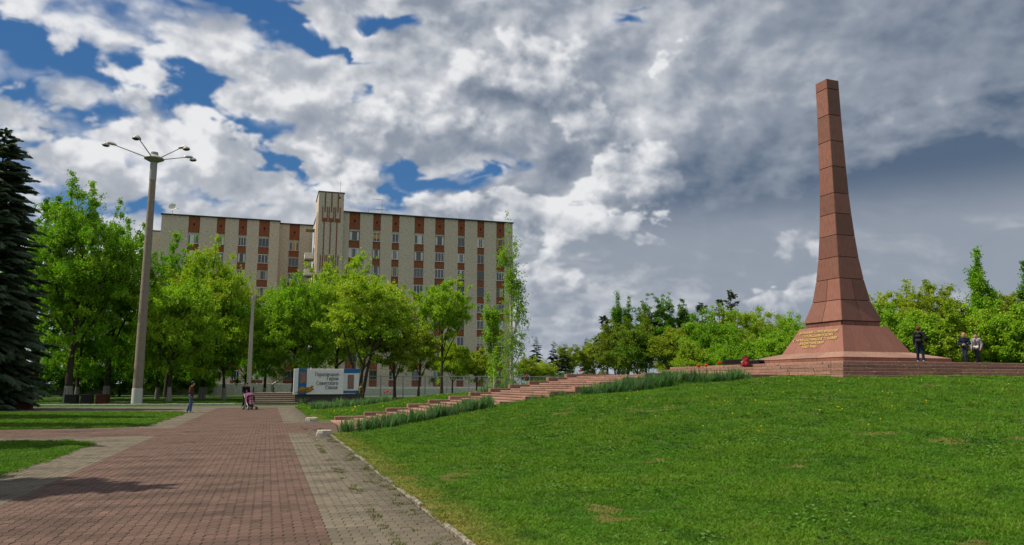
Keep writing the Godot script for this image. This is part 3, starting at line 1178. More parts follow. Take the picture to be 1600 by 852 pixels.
func brick_mat(called: String, c: Color, stain_lo: float) -> StandardMaterial3D:
	var m := mat(called, c, 0.95, {"stain": [stain_lo, 1.10, Vector3(3.0, 7.0, 3.0), 5, 0.02], "grain": [0.9, 1.0, 4.0, 4, 0.02]})
	m.albedo_texture = brick_tex()
	m.uv1_triplanar = true
	m.uv1_world_triplanar = true
	m.uv1_scale = Vector3.ONE / 2.1
	return m


func build_block() -> void:
	var cream := brick_mat("cream silicate brick", lin(0.61, 0.555, 0.478), 0.88)
	var red := brick_mat("red brick", lin(0.30, 0.105, 0.055), 0.80)
	var dark := mat("dark opening", lin(0.015, 0.014, 0.014), 0.9)
	var cap := mat("roof flashing", lin(0.045, 0.045, 0.05), 0.6)
	var trim := mat("concrete lintel", lin(0.42, 0.38, 0.32), 0.9, {"grain": [0.75, 1.1, 1.2, 4, 0.03]})
	var at := Vector3(10.5, 0, -128)
	var b := thing("apartment_block", "nine-storey cream and red brick apartment block with a stair tower", "building", at)
	var frames := [mat("white window frame", lin(0.70, 0.70, 0.68), 0.5), mat("brown window frame", lin(0.16, 0.11, 0.08), 0.6), mat("grey window frame", lin(0.42, 0.42, 0.40), 0.6)]
	var glass := mat("window glass", lin(0.030, 0.042, 0.055), 0.06, {"spec": 0.6})
	var curtains := [mat("white net curtain", lin(0.55, 0.56, 0.56), 0.9), mat("cream curtain", lin(0.42, 0.36, 0.27), 0.9), mat("blue curtain", lin(0.16, 0.22, 0.33), 0.9), mat("ochre curtain", lin(0.45, 0.28, 0.07), 0.9)]
	var top := 29.24
	var wings := [
		# x0, x1, facade z, columns [x, width]
		[10.30, 39.05, -122.0, [[12.16, 1.72], [15.75, 1.22], [18.82, 1.16], [22.75, 1.58], [26.25, 1.58], [29.95, 1.2], [33.35, 1.2], [36.85, 1.42]]],
		[-17.9, 0.6, -132.7, [[-12.9, 1.75], [-8.75, 1.3], [-5.3, 1.3], [-1.85, 1.7]]],
		[0.6, 6.2, -134.6, [[3.15, 1.7]]],
	]
	for w in wings:
		var zf: float = w[2]
		var depth := 14.0
		# the body lies behind the recessed red strips
		put("wall", box(Vector3(w[1] - w[0] - 0.02, top, depth), 0.02), cream, b, Vector3((w[0] + w[1]) / 2, top / 2, zf - 0.24 - depth / 2) - at)
		put("roof_edge", box(Vector3(w[1] - w[0] + 0.3, 0.16, depth + 0.7), 0.02), cap, b, Vector3((w[0] + w[1]) / 2, top + 0.08, zf - depth / 2 - 0.05) - at)
		var edges: Array = [w[0]]
		for c in w[3]:
			edges.append(c[0] - c[1] / 2)
			edges.append(c[0] + c[1] / 2)
		edges.append(w[1])
		for i in range(0, edges.size(), 2):
			put("pier", box(Vector3(edges[i + 1] - edges[i], top - 0.01, 0.26), 0.01), cream, b, Vector3((edges[i] + edges[i + 1]) / 2, top / 2 - 0.005, zf - 0.13) - at)
		for c in w[3]:
			var cx: float = c[0]
			var cw: float = c[1]
			# attic panel with its vent
			var pan := put("attic_panel", box(Vector3(cw - 0.01, 2.55, 0.12), 0.006), red, b, Vector3(cx, 27.86, zf - 0.17) - at)
			put("vent", box(Vector3(0.24, 0.42, 0.05), 0.0), dark, pan, Vector3(0, 0.02, 0.05))
			put("brick_sill", box(Vector3(0.55, 0.10, 0.08), 0.005), red, pan, Vector3(0, -0.45, 0.07))
			for f in 9:
				var wy := 25.45 - 2.79 * f
				var wh := 1.50
				var kind := rng.randi() % 10
				var fm: Material = frames[0] if kind < 6 else frames[1] if kind < 8 else frames[2]
				var win := put("window", window_frame(cw - 0.04, wh, 2 if cw < 1.3 else 3), fm, b, Vector3(cx, wy, zf - 0.16) - at)
				put("pane", box(Vector3(cw - 0.10, wh - 0.06, 0.015), 0.0), glass, win, Vector3(0, 0, -0.012))
				var cv := rng.randf()
				if cv < 0.46:
					var cm: Material = curtains[[0, 0, 0, 0, 1, 1, 2, 3][rng.randi() % 8]]
					if cv < 0.24:
						for s in [-1, 1]:
							put("curtain", curtain(cw * rnd(0.16, 0.30), wh - 0.12), cm, win, Vector3(s * cw * 0.35, 0, 0.004))
					elif cv < 0.38:
						put("curtain", curtain(cw * rnd(0.3, 0.5), wh - 0.12), cm, win, Vector3(rnd(-0.2, 0.2) * cw, 0, 0.004))
					else:
						put("curtain", curtain(cw - 0.14, (wh - 0.12) * rnd(0.4, 1.0)), cm, win, Vector3(0, 0.1, 0.004))
				put("sill", box(Vector3(cw - 0.02, 0.05, 0.22), 0.005), trim, win, Vector3(0, -wh / 2 - 0.03, 0.06))
				put("lintel", box(Vector3(cw - 0.01, 0.14, 0.10), 0.005), trim, win, Vector3(0, wh / 2 + 0.09, 0.0))
				if f < 8:
					put("spandrel", box(Vector3(cw - 0.01, 1.10, 0.12), 0.006), red, b, Vector3(cx, wy - 1.40, zf - 0.17) - at)
				else:
					put("spandrel", box(Vector3(cw - 0.01, wy - 0.75, 0.12), 0.006), red, b, Vector3(cx, (wy - 0.75) / 2, zf - 0.17) - at)
	put("plinth", box(Vector3(28.9, 1.3, 0.16), 0.02), mat("whitewashed plinth", lin(0.55, 0.55, 0.54), 0.9, {"stain": [0.6, 1.1, 3.0, 4, 0.02]}), b, Vector3(24.7, 0.65, -121.9) - at)
	put("end_wall", box(Vector3(1.6, 26.6, 10.0), 0.02), cream, b, Vector3(-18.7, 13.3, -139.0) - at)
	put("roof_edge", box(Vector3(1.8, 0.16, 10.2), 0.02), cap, b, Vector3(-18.75, 26.68, -139.0) - at)
	# stair tower
	var tx0 := 6.33
	var tx1 := 10.28
	var tz := -121.2
	var th := 32.1
	put("stair_tower", box(Vector3(tx1 - tx0, th, 7.4), 0.02), cream, b, Vector3((tx0 + tx1) / 2, th / 2, tz - 3.7) - at)
	put("tower_rear", box(Vector3(tx1 - tx0 - 0.1, top + 0.1, 6.0), 0.02), cream, b, Vector3((tx0 + tx1) / 2 + 0.02, top / 2, tz - 10.3) - at)
	put("roof_edge", box(Vector3(tx1 - tx0 + 0.2, 0.16, 7.6), 0.02), cap, b, Vector3((tx0 + tx1) / 2, th + 0.08, tz - 3.7) - at)
	put("roof_edge", box(Vector3(tx1 - tx0 + 0.1, 0.14, 6.0), 0.02), cap, b, Vector3((tx0 + tx1) / 2, top + 0.17, tz - 10.35) - at)
	for k in 3:
		var x := tx0 + 0.98 + 1.0 * k
		var orn := begin()
		# each strip: line, fork, line, fork
		cbox(orn, Vector3(x + 0.06, th - 1.65, 0), Vector3(0.17, 3.1, 0.10), 0.005)
		for s in [-0.3, 0.42]:
			cbox(orn, Vector3(x + s, th - 3.35, 0), Vector3(0.13, 2.0, 0.10), 0.005)
		cbox(orn, Vector3(x + 0.06, th - 4.5, 0), Vector3(0.86, 0.62, 0.104), 0.005)
		cbox(orn, Vector3(x - 0.02, th - 7.6, 0), Vector3(0.15, 5.6, 0.10), 0.005)
		cbox(orn, Vector3(x - 0.06, th - 17.0, 0), Vector3(0.15, 13.2, 0.098), 0.005)
		for s in [-0.42, 0.30]:
			cbox(orn, Vector3(x + s, th - 11.4, 0), Vector3(0.13, 2.4, 0.10), 0.005)
		put("brick_strip", orn.commit(), red, b, Vector3(0, 0, tz + 0.02) - Vector3(at.x, 0, at.z))
	put("vent", box(Vector3(0.42, 0.22, 0.06), 0.0), dark, b, Vector3(9.55, th - 0.75, tz + 0.01) - at)
	for zz in [-122.6, -125.2]:
		put("brick_strip", box(Vector3(0.10, 24.0, 0.5), 0.005), red, b, Vector3(tx0 + 0.0, th - 15.0, zz) - at)
	# balconies on the tower's left side
	var conc := mat("balcony concrete", lin(0.34, 0.30, 0.25), 0.9, {"grain": [0.75, 1.1, 1.2, 4, 0.03]})
	var rail := mat("balcony panel white", lin(0.62, 0.62, 0.60), 0.8, {"grain": [0.8, 1.1, 1.0, 4, 0.03]})
	for f in 8:
		var y := 27.6 - 2.79 * f
		var bal := put("balcony", box(Vector3(1.5, 0.16, 2.6), 0.01), conc, b, Vector3(tx0 - 0.75, y - (2.3 if f > 0 else 0.0), -130.6) - at)
		if f > 0:
			put("balcony_panel", box(Vector3(0.06, 0.95, 2.6), 0.008), rail, bal, Vector3(-0.72, 0.56, 0))
			put("balcony_panel", box(Vector3(1.4, 0.95, 0.06), 0.008), rail, bal, Vector3(0.0, 0.56, 1.27))
			put("balcony_door", box(Vector3(0.06, 2.0, 0.9), 0.008), dark, bal, Vector3(0.74, 1.1, 0))
	# aerials on the roof belong to the house
	var iron := mat("dark iron", lin(0.06, 0.06, 0.065), 0.6, {"metal": 0.5})
	var ant := begin()
	tube(ant, [Vector3(0, 0, 0), Vector3(0, 3.2, 0)], [0.03, 0.02], 6)
	for h in [[3.1, 1.6, 0.2], [1.4, 1.3, -0.3]]:
		tube(ant, [Vector3(-h[1], h[0] + h[2] * 0.3, 0), Vector3(h[1] * 0.2, h[0], 0)], [0.022, 0.022], 5)
		for q in 4:
			tube(ant, [Vector3(-h[1] + 0.35 * q, h[0], -0.35), Vector3(-h[1] + 0.35 * q, h[0], 0.35)], [0.014, 0.014], 4)
	tube(ant, [Vector3(-0.9, 1.4, 0), Vector3(0.9, 1.5, 0)], [0.02, 0.02], 5)
	put("aerial", ant.commit(), iron, b, Vector3(16.9, top + 0.1, -125.0) - at)
	var rod := begin()
	tube(rod, [Vector3(0, 0, 0), Vector3(0, 2.2, 0)], [0.03, 0.015], 6)
	put("lightning_rod", rod.commit(), iron, b, Vector3(9.7, th, -122.0) - at)
	var rod2 := begin()
	tube(rod2, [Vector3(0, 0, 0), Vector3(0, 1.1, 0)], [0.03, 0.02], 6)
	put("aerial", rod2.commit(), iron, b, Vector3(14.4, top, -123.0) - at)
	var dish := begin()
	lathe(dish, [Vector2(0.0, 0.0), Vector2(0.35, 0.06), Vector2(0.62, 0.2), Vector2(0.64, 0.22), Vector2(0.60, 0.22), Vector2(0.34, 0.1), Vector2(0.0, 0.04)], 18, Vector3(0, 0.9, 0.1), Basis(Vector3.RIGHT, 1.25))
	tube(dish, [Vector3(0, -0.9, 0), Vector3(0, 0.9, 0)], [0.05, 0.05], 6)
	tube(dish, [Vector3(0, 0.6, 0.1), Vector3(0.5, 0.75, 0.8), Vector3(0.9, 0.8, 0.3)], [0.03, 0.03, 0.1], 6)
	put("satellite_dish", dish.commit(), rail, b, Vector3(-16.3, top + 0.3, -132.5) - at)


func window_frame(w: float, h: float, lights: int) -> ArrayMesh:
	var st := begin()
	var t := 0.065
	for s in [-1, 1]:
		cbox(st, Vector3(s * (w / 2 - t / 2), 0, 0), Vector3(t, h, 0.09), 0.006)
		cbox(st, Vector3(0, s * (h / 2 - t / 2), 0), Vector3(w - t * 2, t, 0.088), 0.006)
	for k in range(1, lights):
		cbox(st, Vector3(-w / 2 + w * k / lights, 0, 0), Vector3(t * 0.9, h - t * 2, 0.086), 0.006)
	return st.commit()


func curtain(w: float, h: float) -> ArrayMesh:
	var st := begin()
	var n := 10
	for i in n:
		var x0 := -w / 2 + w * i / n
		var x1 := -w / 2 + w * (i + 1) / n
		var z0 := 0.012 * (i % 2)
		var z1 := 0.012 * ((i + 1) % 2)
		quad(st, Vector3(x0, -h / 2, z0), Vector3(x1, -h / 2, z1), Vector3(x1, h / 2, z1), Vector3(x0, h / 2, z0), Vector3(0, 0, -1))
	return st.commit()


# ---------------------------------------------------------------- memorial wall, lamps, fences
func build_furniture() -> void:
	var conc := mat("mast concrete", lin(0.30, 0.255, 0.205), 0.95, {"grain": [0.72, 1.12, 0.8, 5, 0.03], "stain": [0.62, 1.12, Vector3(0.7, 6.0, 0.7), 5, 0.02]})
	var wash := mat("whitewash", lin(0.60, 0.60, 0.58), 0.95, {"grain": [0.55, 1.1, 0.6, 5, 0.03]})
	var steel := mat("grey painted steel", lin(0.28, 0.28, 0.27), 0.55, {"metal": 0.2})
	var lampm := mat("lamp housing", lin(0.42, 0.42, 0.40), 0.45, {"metal": 0.4})
	var lens := mat("dark lamp glass", lin(0.05, 0.045, 0.04), 0.25)
	# tall mast with four arms
	var mast := thing("lamp_mast", "tall concrete lamp mast with four arms beside the promenade", "street lamp", Vector3(-9.84, 0, -66.5))
	var ms := begin()
	lathe(ms, [Vector2(0.385, 0.0), Vector2(0.37, 2.0), Vector2(0.245, 19.7), Vector2(0.0, 19.7)], 20)
	put("pole", ms.commit(), conc, mast)
	var ws := begin()
	lathe(ws, [Vector2(0.0, -0.02), Vector2(0.47, -0.02), Vector2(0.47, 0.05), Vector2(0.405, 0.06), Vector2(0.395, 1.28), Vector2(0.38, 1.29)], 20)
	put("whitewashed_foot", ws.commit(), wash, mast)
	var cs := begin()
	lathe(cs, [Vector2(0.265, 18.2), Vector2(0.275, 18.25), Vector2(0.275, 19.7), Vector2(0.25, 19.75)], 20)
	put("collar", cs.commit(), steel, mast)
	var cr := begin()
	lathe(cr, [Vector2(0.0, 19.72), Vector2(0.3, 19.76), Vector2(0.76, 20.0), Vector2(0.78, 20.06), Vector2(0.70, 20.14), Vector2(0.30, 20.36), Vector2(0.28, 20.6), Vector2(0.0, 20.62)], 24)
	put("crown", cr.commit(), steel, mast)
	for a in [183.0, 122.0, 52.0, -8.0]:
		var t := deg_to_rad(a - CAM_YAW)
		var d := Vector3(cos(t), 0, sin(t))
		var reach := 2.95 if a > 100.0 else 2.5
		var arm := begin()
		tube(arm, [d * 0.6 + Vector3.UP * 20.1, d * reach + Vector3.UP * 20.72], [0.045, 0.035], 8)
		var ar := put("arm", arm.commit(), steel, mast)
		var tip := d * (reach + 0.25) + Vector3.UP * 20.78
		var hs := begin()
		var bas := Basis(Vector3.UP, -t) * Basis(Vector3.BACK, 0.12)
		for i in 8:
			var u0 := -1.0 + i / 4.0
			var u1 := -1.0 + (i + 1) / 4.0
			var ringp := func(u: float) -> Array:
				var rr := sqrt(maxf(0.0, 1.0 - u * u))
				var out: Array = []
				for k in 12:
					var q := TAU * k / 12.0
					out.append(tip + bas * Vector3(u * 0.42, maxf(sin(q), -0.35) * rr * 0.15, cos(q) * rr * 0.17))
				return out
			var r0: Array = ringp.call(u0)
			var r1: Array = ringp.call(u1)
			for k in 12:
				quad(hs, r0[k], r0[(k + 1) % 12], r1[(k + 1) % 12], r1[k], tip)
		put("lamp_housing", hs.commit(), lampm, ar)
		var hd := begin()
		lathe(hd, [Vector2(0.0, 0.12), Vector2(0.16, 0.10), Vector2(0.27, 0.0), Vector2(0.29, -0.10), Vector2(0.27, -0.12)], 16, tip + d * 0.38 - Vector3.UP * 0.10, Basis(Vector3.UP, -t) * Basis(Vector3.BACK, 0.1))
		put("lamp_shade", hd.commit(), lampm, ar)
		var hl := begin()
		lathe(hl, [Vector2(0.27, -0.115), Vector2(0.2, -0.17), Vector2(0.0, -0.19)], 16, tip + d * 0.38 - Vector3.UP * 0.10, Basis(Vector3.UP, -t) * Basis(Vector3.BACK, 0.1))
		put("lamp_glass", hl.commit(), lens, ar)
	# short concrete pole in the park
	var pole := thing("concrete_pole", "slim concrete pole with a white foot standing behind the pram", "pole", Vector3(-1.5, 0.0, -64.6))
	var ps := begin()
	lathe(ps, [Vector2(0.19, 0.0), Vector2(0.115, 8.75), Vector2(0.0, 8.75)], 14)
	put("pole", ps.commit(), mat("pale concrete", lin(0.40, 0.36, 0.30), 0.95, {"grain": [0.75, 1.12, 0.8, 5, 0.03]}), pole)
	var pw := begin()
	lathe(pw, [Vector2(0.2, -0.02), Vector2(0.19, 1.25), Vector2(0.15, 1.26)], 14)
	put("whitewashed_foot", pw.commit(), wash, pole)
	var pb := begin()
	cbox(pb, Vector3(0, 8.4, 0), Vector3(0.5, 0.08, 0.08), 0.01)
	for s in [-0.2, 0.2]:
		lathe(pb, [Vector2(0.04, 8.44), Vector2(0.05, 8.55), Vector2(0.0, 8.62)], 8, Vector3(s, 0, 0))
	put("insulator_bracket", pb.commit(), steel, pole)
	build_sign(steel)
	build_fences(steel, wash)


func build_sign(steel: Material) -> void:
	var white := mat("white sign paint", lin(0.72, 0.72, 0.73), 0.7, {"grain": [0.9, 1.04, 1.0, 4, 0.03], "stain": [0.84, 1.06, Vector3(1.0, 3.0, 1.0), 4, 0.02]})
	var blue := mat("blue sign paint", lin(0.012, 0.125, 0.34), 0.6, {"grain": [0.85, 1.05, 1.0, 4, 0.03]})
	var base := mat("dark rendered base", lin(0.085, 0.078, 0.072), 0.95, {"grain": [0.7, 1.2, 0.9, 5, 0.03], "stain": [0.7, 1.2, 2.0, 4, 0.02]})
	var stone := mat("brown plaque stone", lin(0.215, 0.125, 0.10), 0.6, {"grain": [0.75, 1.2, 0.5, 5, 0.04]})
	var ink := mat("grey brown sign letters", lin(0.060, 0.048, 0.042), 0.6)
	var gold := mat("gilded leaves", lin(0.30, 0.155, 0.015), 0.45, {"metal": 0.3})
	var zf := -64.2
	var o := Vector3(4.6, 0, zf)
	var s := thing("memorial_wall", "white and blue memorial wall with gold leaves and grey lettering", "memorial wall", o)
	var x0 := 1.93
	var x1 := 5.90
	var y0 := 0.80
	var y1 := 2.86
	put("base", box(Vector3(4.05, 0.9, 0.55), 0.02), base, s, Vector3(4.05 - o.x + 0.06, 0.37, -0.5))
	put("base", box(Vector3(1.5, 0.9, 0.5), 0.02), base, s, Vector3(6.85 - o.x, 0.36, -0.82))
	put("slab", box(Vector3(x1 - x0, y1 - y0, 0.6), 0.012), white, s, Vector3((x0 + x1) / 2 - o.x, (y0 + y1) / 2, -0.3))
	put("blue_stripe", box(Vector3(0.66, y1 - y0 - 0.004, 0.02), 0.004), blue, s, Vector3(2.62 - o.x, (y0 + y1) / 2, 0.008))
	var pl := put("plaque", box(Vector3(0.54, 0.92, 0.05), 0.008), stone, s, Vector3(2.66 - o.x, 2.13, 0.04))
	var rl := begin()
	for k in 4:
		cbox(rl, Vector3(0.02 * (k % 2), 0.30 - 0.17 * k, 0.028), Vector3([0.34, 0.2, 0.3, 0.36][k], 0.05, 0.012), 0.004)
	cbox(rl, Vector3(-0.08, -0.32, 0.028), Vector3(0.12, 0.16, 0.012), 0.004)
	put("plaque_relief", rl.commit(), mat("pale plaque relief", lin(0.30, 0.19, 0.15), 0.6), pl)
	# second panel, set back
	put("side_panel", box(Vector3(1.30, 1.52, 0.4), 0.012), white, s, Vector3(6.55 - o.x, 1.86, -0.62))
	put("blue_stripe", box(Vector3(1.36, 0.34, 0.46), 0.008), blue, s, Vector3(6.58 - o.x, 2.72, -0.60))
	put("blue_stripe", box(Vector3(1.22, 0.17, 0.44), 0.008), blue, s, Vector3(6.51 - o.x, 0.98, -0.62))
	var p2 := put("plaque", box(Vector3(0.50, 1.16, 0.05), 0.008), stone, s, Vector3(6.52 - o.x, 1.82, -0.40))
	var r2 := begin()
	for k in 9:
		cbox(r2, Vector3(0, 0.46 - 0.11 * k, 0.028), Vector3([0.2, 0.34, 0.3, 0.36, 0.31, 0.35, 0.28, 0.34, 0.22][k], 0.03, 0.01), 0.003)
	put("plaque_relief", r2.commit(), mats["pale plaque relief"], p2)
	# lettering, aligned to the right as in the photograph
	var rows := [["Горловчане-", 5.58, 2.42], ["Герои", 5.48, 2.08], ["Советского", 5.47, 1.71], ["Союза", 5.43, 1.36]]
	for r in rows:
		put("lettering", text_mesh(r[0], 0.42, 0.04, 0.0, 0.80, "Droid Sans", HORIZONTAL_ALIGNMENT_RIGHT), ink, s, Vector3(r[1] - o.x, r[2], 0.014))
	# laurel: one big leaf and a twig of small ones
	var leaves := begin()
	for l in [[2.62, 1.18, 0.62, 0.24, 0.22], [3.05, 1.28, 0.34, 0.11, 0.55], [3.22, 1.12, 0.30, 0.10, -0.15], [3.36, 1.40, 0.34, 0.09, 0.65], [3.02, 1.05, 0.30, 0.12, -0.45], [3.42, 1.22, 0.24, 0.08, 0.2], [2.35, 1.02, 0.26, 0.08, 0.6]]:
		leaf_plate(leaves, Vector3(l[0] - o.x, l[1], 0.035), l[2], l[3], l[4], 0.03)
	tube(leaves, [Vector3(2.05 - o.x, 0.95, 0.05), Vector3(2.6 - o.x, 1.16, 0.06), Vector3(3.3 - o.x, 1.30, 0.05)], [0.02, 0.025, 0.012], 6)
	put("gold_laurel", leaves.commit(), gold, s)


func leaf_plate(st: SurfaceTool, at: Vector3, length: float, half: float, turn: float, thick: float) -> void:
	var b := Basis(Vector3.BACK, turn)
	var n := 8
	var prev: Array = []
	for i in n + 1:
		var u := -1.0 + 2.0 * i / n
		var w := half * pow(maxf(0.0, 1.0 - u * u), 0.8) + 0.004
		var row := [at + b * Vector3(u * length / 2, -w, 0), at + b * Vector3(u * length / 2, 0, thick), at + b * Vector3(u * length / 2, w, 0)]
		if i > 0:
			for k in 2:
				quad(st, prev[k], prev[k + 1], row[k + 1], row[k], at - Vector3(0, 0, 1))
		prev = row


func build_fences(steel: Material, wash: Material) -> void:
	# mesh fence behind the memorial wall: posts, top rail, wires
	var f := thing("mesh_fence", "grey steel mesh fence running behind the memorial wall", "fence", Vector3(18.0, 0, -80.0))
	for i in 13:
		var ps := begin()
		cbox(ps, Vector3(0, 1.25, 0), Vector3(0.10, 2.5, 0.10), 0.012)
		put("post", ps.commit(), steel, f, Vector3(-9.2 + i * 2.35, 0.05, 0.0))
	for h in [2.46, 0.22]:
		put("rail", box(Vector3(29.0, 0.08, 0.06), 0.01), steel, f, Vector3(4.6, h, 0.0))
	var wires := begin()
	for k in 9:
		cbox(wires, Vector3(4.6, 0.42 + 0.23 * k, 0.0), Vector3(28.9, 0.010, 0.010), 0.0)
	for k in 96:
		cbox(wires, Vector3(-9.2 + 0.3 * k, 1.34, 0.006), Vector3(0.008, 2.2, 0.008), 0.0)
	var wm := put("wire_mesh", wires.commit(), steel, f)
	wm.set_meta("kind", "stuff")
	# white kerb strip and concrete panel wall behind the park
	var pan := mat("panel wall concrete", lin(0.58, 0.56, 0.52), 0.95, {"grain": [0.7, 1.1, 2.0, 5, 0.03], "stain": [0.6, 1.12, Vector3(4.0, 2.2, 4.0), 4, 0.02]})
	var w := thing("panel_wall", "low pale concrete panel wall at the back of the park", "wall", Vector3(-12.0, 0, -112.0))
	for i in 20:
		put("wall_panel", box(Vector3(2.96, 1.55, 0.16), 0.02), pan, w, Vector3(-33.0 + i * 3.0, 0.95 + rnd(-0.02, 0.02), rnd(-0.02, 0.02)))
		put("wall_post", box(Vector3(0.22, 1.75, 0.24), 0.02), pan, w, Vector3(-31.5 + i * 3.0, 0.95, 0.04))
	# the low white building-side wall behind the mesh fence
	var lw := thing("low_wall", "low whitewashed wall behind the mesh fence in front of the apartment block", "wall", Vector3(24.0, 0, -104.0))
	for i in 11:
		put("wall_panel", box(Vector3(2.96, 1.15, 0.18), 0.02), wash, lw, Vector3(-15.0 + i * 3.0, 0.6 + rnd(-0.02, 0.02), 0))
	var strip := thing("kerb", "white kerb of the path in front of the low whitewashed wall", "kerb", Vector3(14.0, 0, -90.0))
	for i in 22:
		put("kerb_stone", box(Vector3(0.98, 0.3, 0.16), 0.02), wash, strip, Vector3(-6.0 + i, 0.12, 0))
	# brick house end seen over the panel wall, and the steps up to the park
	var conc := mat("worn step concrete", lin(0.20, 0.17, 0.14), 0.95, {"grain": [0.7, 1.15, 0.9, 5, 0.03], "stain": [0.7, 1.1, 2.2, 4, 0.02]})
	var s := thing("park_steps", "broad worn concrete steps with white side kerbs at the end of the promenade", "stairs", Vector3(0.4, 0, -64.0))
	for i in 6:
		put("step", box(Vector3(4.2 - 0.06 * i, 0.16, 0.95 + 0.5), 0.015), conc, s, Vector3(0, 0.07 + 0.15 * i, -0.5 - 0.9 * i - 0.2))
	put("landing", box(Vector3(4.0, 0.5, 6.0), 0.02), conc, s, Vector3(0, 0.66, -9.0))
	for sd in [-1, 1]:
		for k in 5:
			var z := -0.3 - k * 1.08
			put("side_kerb", box(Vector3(0.24, 0.30, 1.1), 0.03), wash, s, Vector3(sd * (2.18 - 0.03 * k), 0.13 + 0.165 * k, z - 0.4), Basis(Vector3.RIGHT, 0.15))
	var bl := mat("dark blue post paint", lin(0.02, 0.035, 0.08), 0.5)
	for x in [-1.62, 0.05, 1.58]:
		put("bollard", box(Vector3(0.13, 0.5, 0.13), 0.02), bl, s, Vector3(x, 1.13, -6.0))
	var ramp := thing("handrail_wall", "white sloping handrail parapet beyond the park steps", "handrail", Vector3(1.6, 0.6, -92.0))
	var rw := begin()
	hexa(rw, [Vector3(-1.3, 0.0, -0.12), Vector3(-1.0, 0.0, -0.12), Vector3(-1.0, 0.0, 0.12), Vector3(-1.3, 0.0, 0.12)], [Vector3(-1.3, 1.02, -0.12), Vector3(-1.0, 1.05, -0.12), Vector3(-1.0, 1.05, 0.12), Vector3(-1.3, 1.02, 0.12)])
	put("post", rw.commit(), wash, ramp)
	var rb := begin()
	tube(rb, [Vector3(-1.2, 1.0, 0), Vector3(0.5, 2.0, 0)], [0.10, 0.10], 8)
	put("handrail", rb.commit(), wash, ramp)
	# litter urns along the footpath
	var urn := mat("dark red urn paint", lin(0.075, 0.022, 0.016), 0.8, {"grain": [0.6, 1.2, 0.5, 4, 0.03]})
	var urn2 := mat("black urn paint", lin(0.018, 0.017, 0.020), 0.7, {"grain": [0.6, 1.3, 0.5, 4, 0.03]})
	var inner := mat("urn earth", lin(0.03, 0.024, 0.016), 1.0)
	for u in [[-14.9, -68.9, urn2, "black planter box beside the dark leaning trunk, leftmost of three"], [-13.75, -68.6, urn2, "black planter box in the middle of the row of three"], [-12.6, -68.4, urn, "dark red planter box at the right end of the row of three"], [-14.75, -55.9, urn, "dark red planter box alone under the big spruce"]]:
		var t := thing("planter_box", u[3], "planter", Vector3(u[0], 0.0, u[1]), rnd(-0.1, 0.1), "")
		for sd in 4:
			put("side", box(Vector3(0.80, 0.78, 0.07), 0.012), u[2], t, Basis(Vector3.UP, sd * PI / 2) * Vector3(0, 0.39, 0.40), Basis(Vector3.UP, sd * PI / 2))
		put("earth", box(Vector3(0.72, 0.1, 0.72), 0.01), inner, t, Vector3(0, 0.64, 0))
		put("rim", box(Vector3(0.92, 0.05, 0.10), 0.012), u[2], t, Vector3(0, 0.80, 0.41))
		put("rim", box(Vector3(0.92, 0.05, 0.10), 0.012), u[2], t, Vector3(0, 0.80, -0.41))
	# blue park bench at the far left edge, mostly under the spruce
	var bb := mat("blue bench paint", lin(0.02, 0.11, 0.30), 0.6)
	var t := thing("park_bench", "blue slatted park bench at the left edge under the spruce", "bench", Vector3(-19.2, 0, -69.0), 0.1)
	for k in 3:
		put("slat", box(Vector3(2.0, 0.04, 0.12), 0.01), bb, t, Vector3(0, 0.45, -0.15 + 0.15 * k))
	for k in 2:
		put("slat", box(Vector3(2.0, 0.12, 0.04), 0.01), bb, t, Vector3(0, 0.65 + 0.2 * k, -0.26))
	for x in [-0.8, 0.8]:
		put("leg", box(Vector3(0.08, 0.45, 0.4), 0.01), mats["dark iron"], t, Vector3(x, 0.22, 0))
		put("leg", box(Vector3(0.08, 0.9, 0.05), 0.01), mats["dark iron"], t, Vector3(x, 0.45, -0.30))


# ---------------------------------------------------------------- trees and plants
func sprig_mesh(n: int, leaf: float, sd: int, narrow := 0.42) -> ArrayMesh:
	# a spray of small folded leaves round a point
	var r := RandomNumberGenerator.new()
	r.seed = sd
	var st := begin()
	for i in n:
		var d := Vector3(r.randf_range(-1, 1), r.randf_range(-0.7, 0.9), r.randf_range(-1, 1)).normalized()
		var p := d * leaf * r.randf_range(0.1, 1.1)
		var along := (d + Vector3(r.randf_range(-0.7, 0.7), r.randf_range(-0.9, 0.4), r.randf_range(-0.7, 0.7))).normalized()
		var side := along.cross(Vector3(r.randf_range(-1, 1), r.randf_range(-0.3, 1.0), r.randf_range(-1, 1))).normalized()
		var up := side.cross(along).normalized()
		var l := leaf * r.randf_range(0.75, 1.25)
		var a := p
		var b := p + along * l * 0.5 + side * l * narrow + up * l * 0.10
		var c := p + along * l
		var e := p + along * l * 0.5 - side * l * narrow + up * l * 0.10
		for t in [[a, b, c], [a, c, e]]:
			var nn: Vector3 = (t[1] - t[0]).cross(t[2] - t[0]).normalized()
			for v in t:
				st.set_normal(-nn)
				st.add_vertex(v)
	return st.commit()


func leaf_mat() -> StandardMaterial3D:
	return mat("spring leaves", Color.WHITE, 0.6, {"vertex": true, "spec": 0.3, "backlight": Color(0.85, 0.95, 0.30)})


func bark(kind: int) -> StandardMaterial3D:
	if kind == 1:
		return mat("pale poplar bark", lin(0.50, 0.48, 0.42), 0.95, {"grain": [0.45, 1.15, 0.7, 5, 0.035], "relief": 2.0, "world": true})
	if kind == 2:
		return mat("conifer bark", lin(0.085, 0.060, 0.045), 1.0, {"grain": [0.5, 1.2, 0.6, 5, 0.03], "relief": 2.0})
	return mat("dark bark", lin(0.070, 0.056, 0.042), 1.0, {"grain": [0.5, 1.25, 0.6, 5, 0.03], "relief": 2.5})


var sprigs := {}


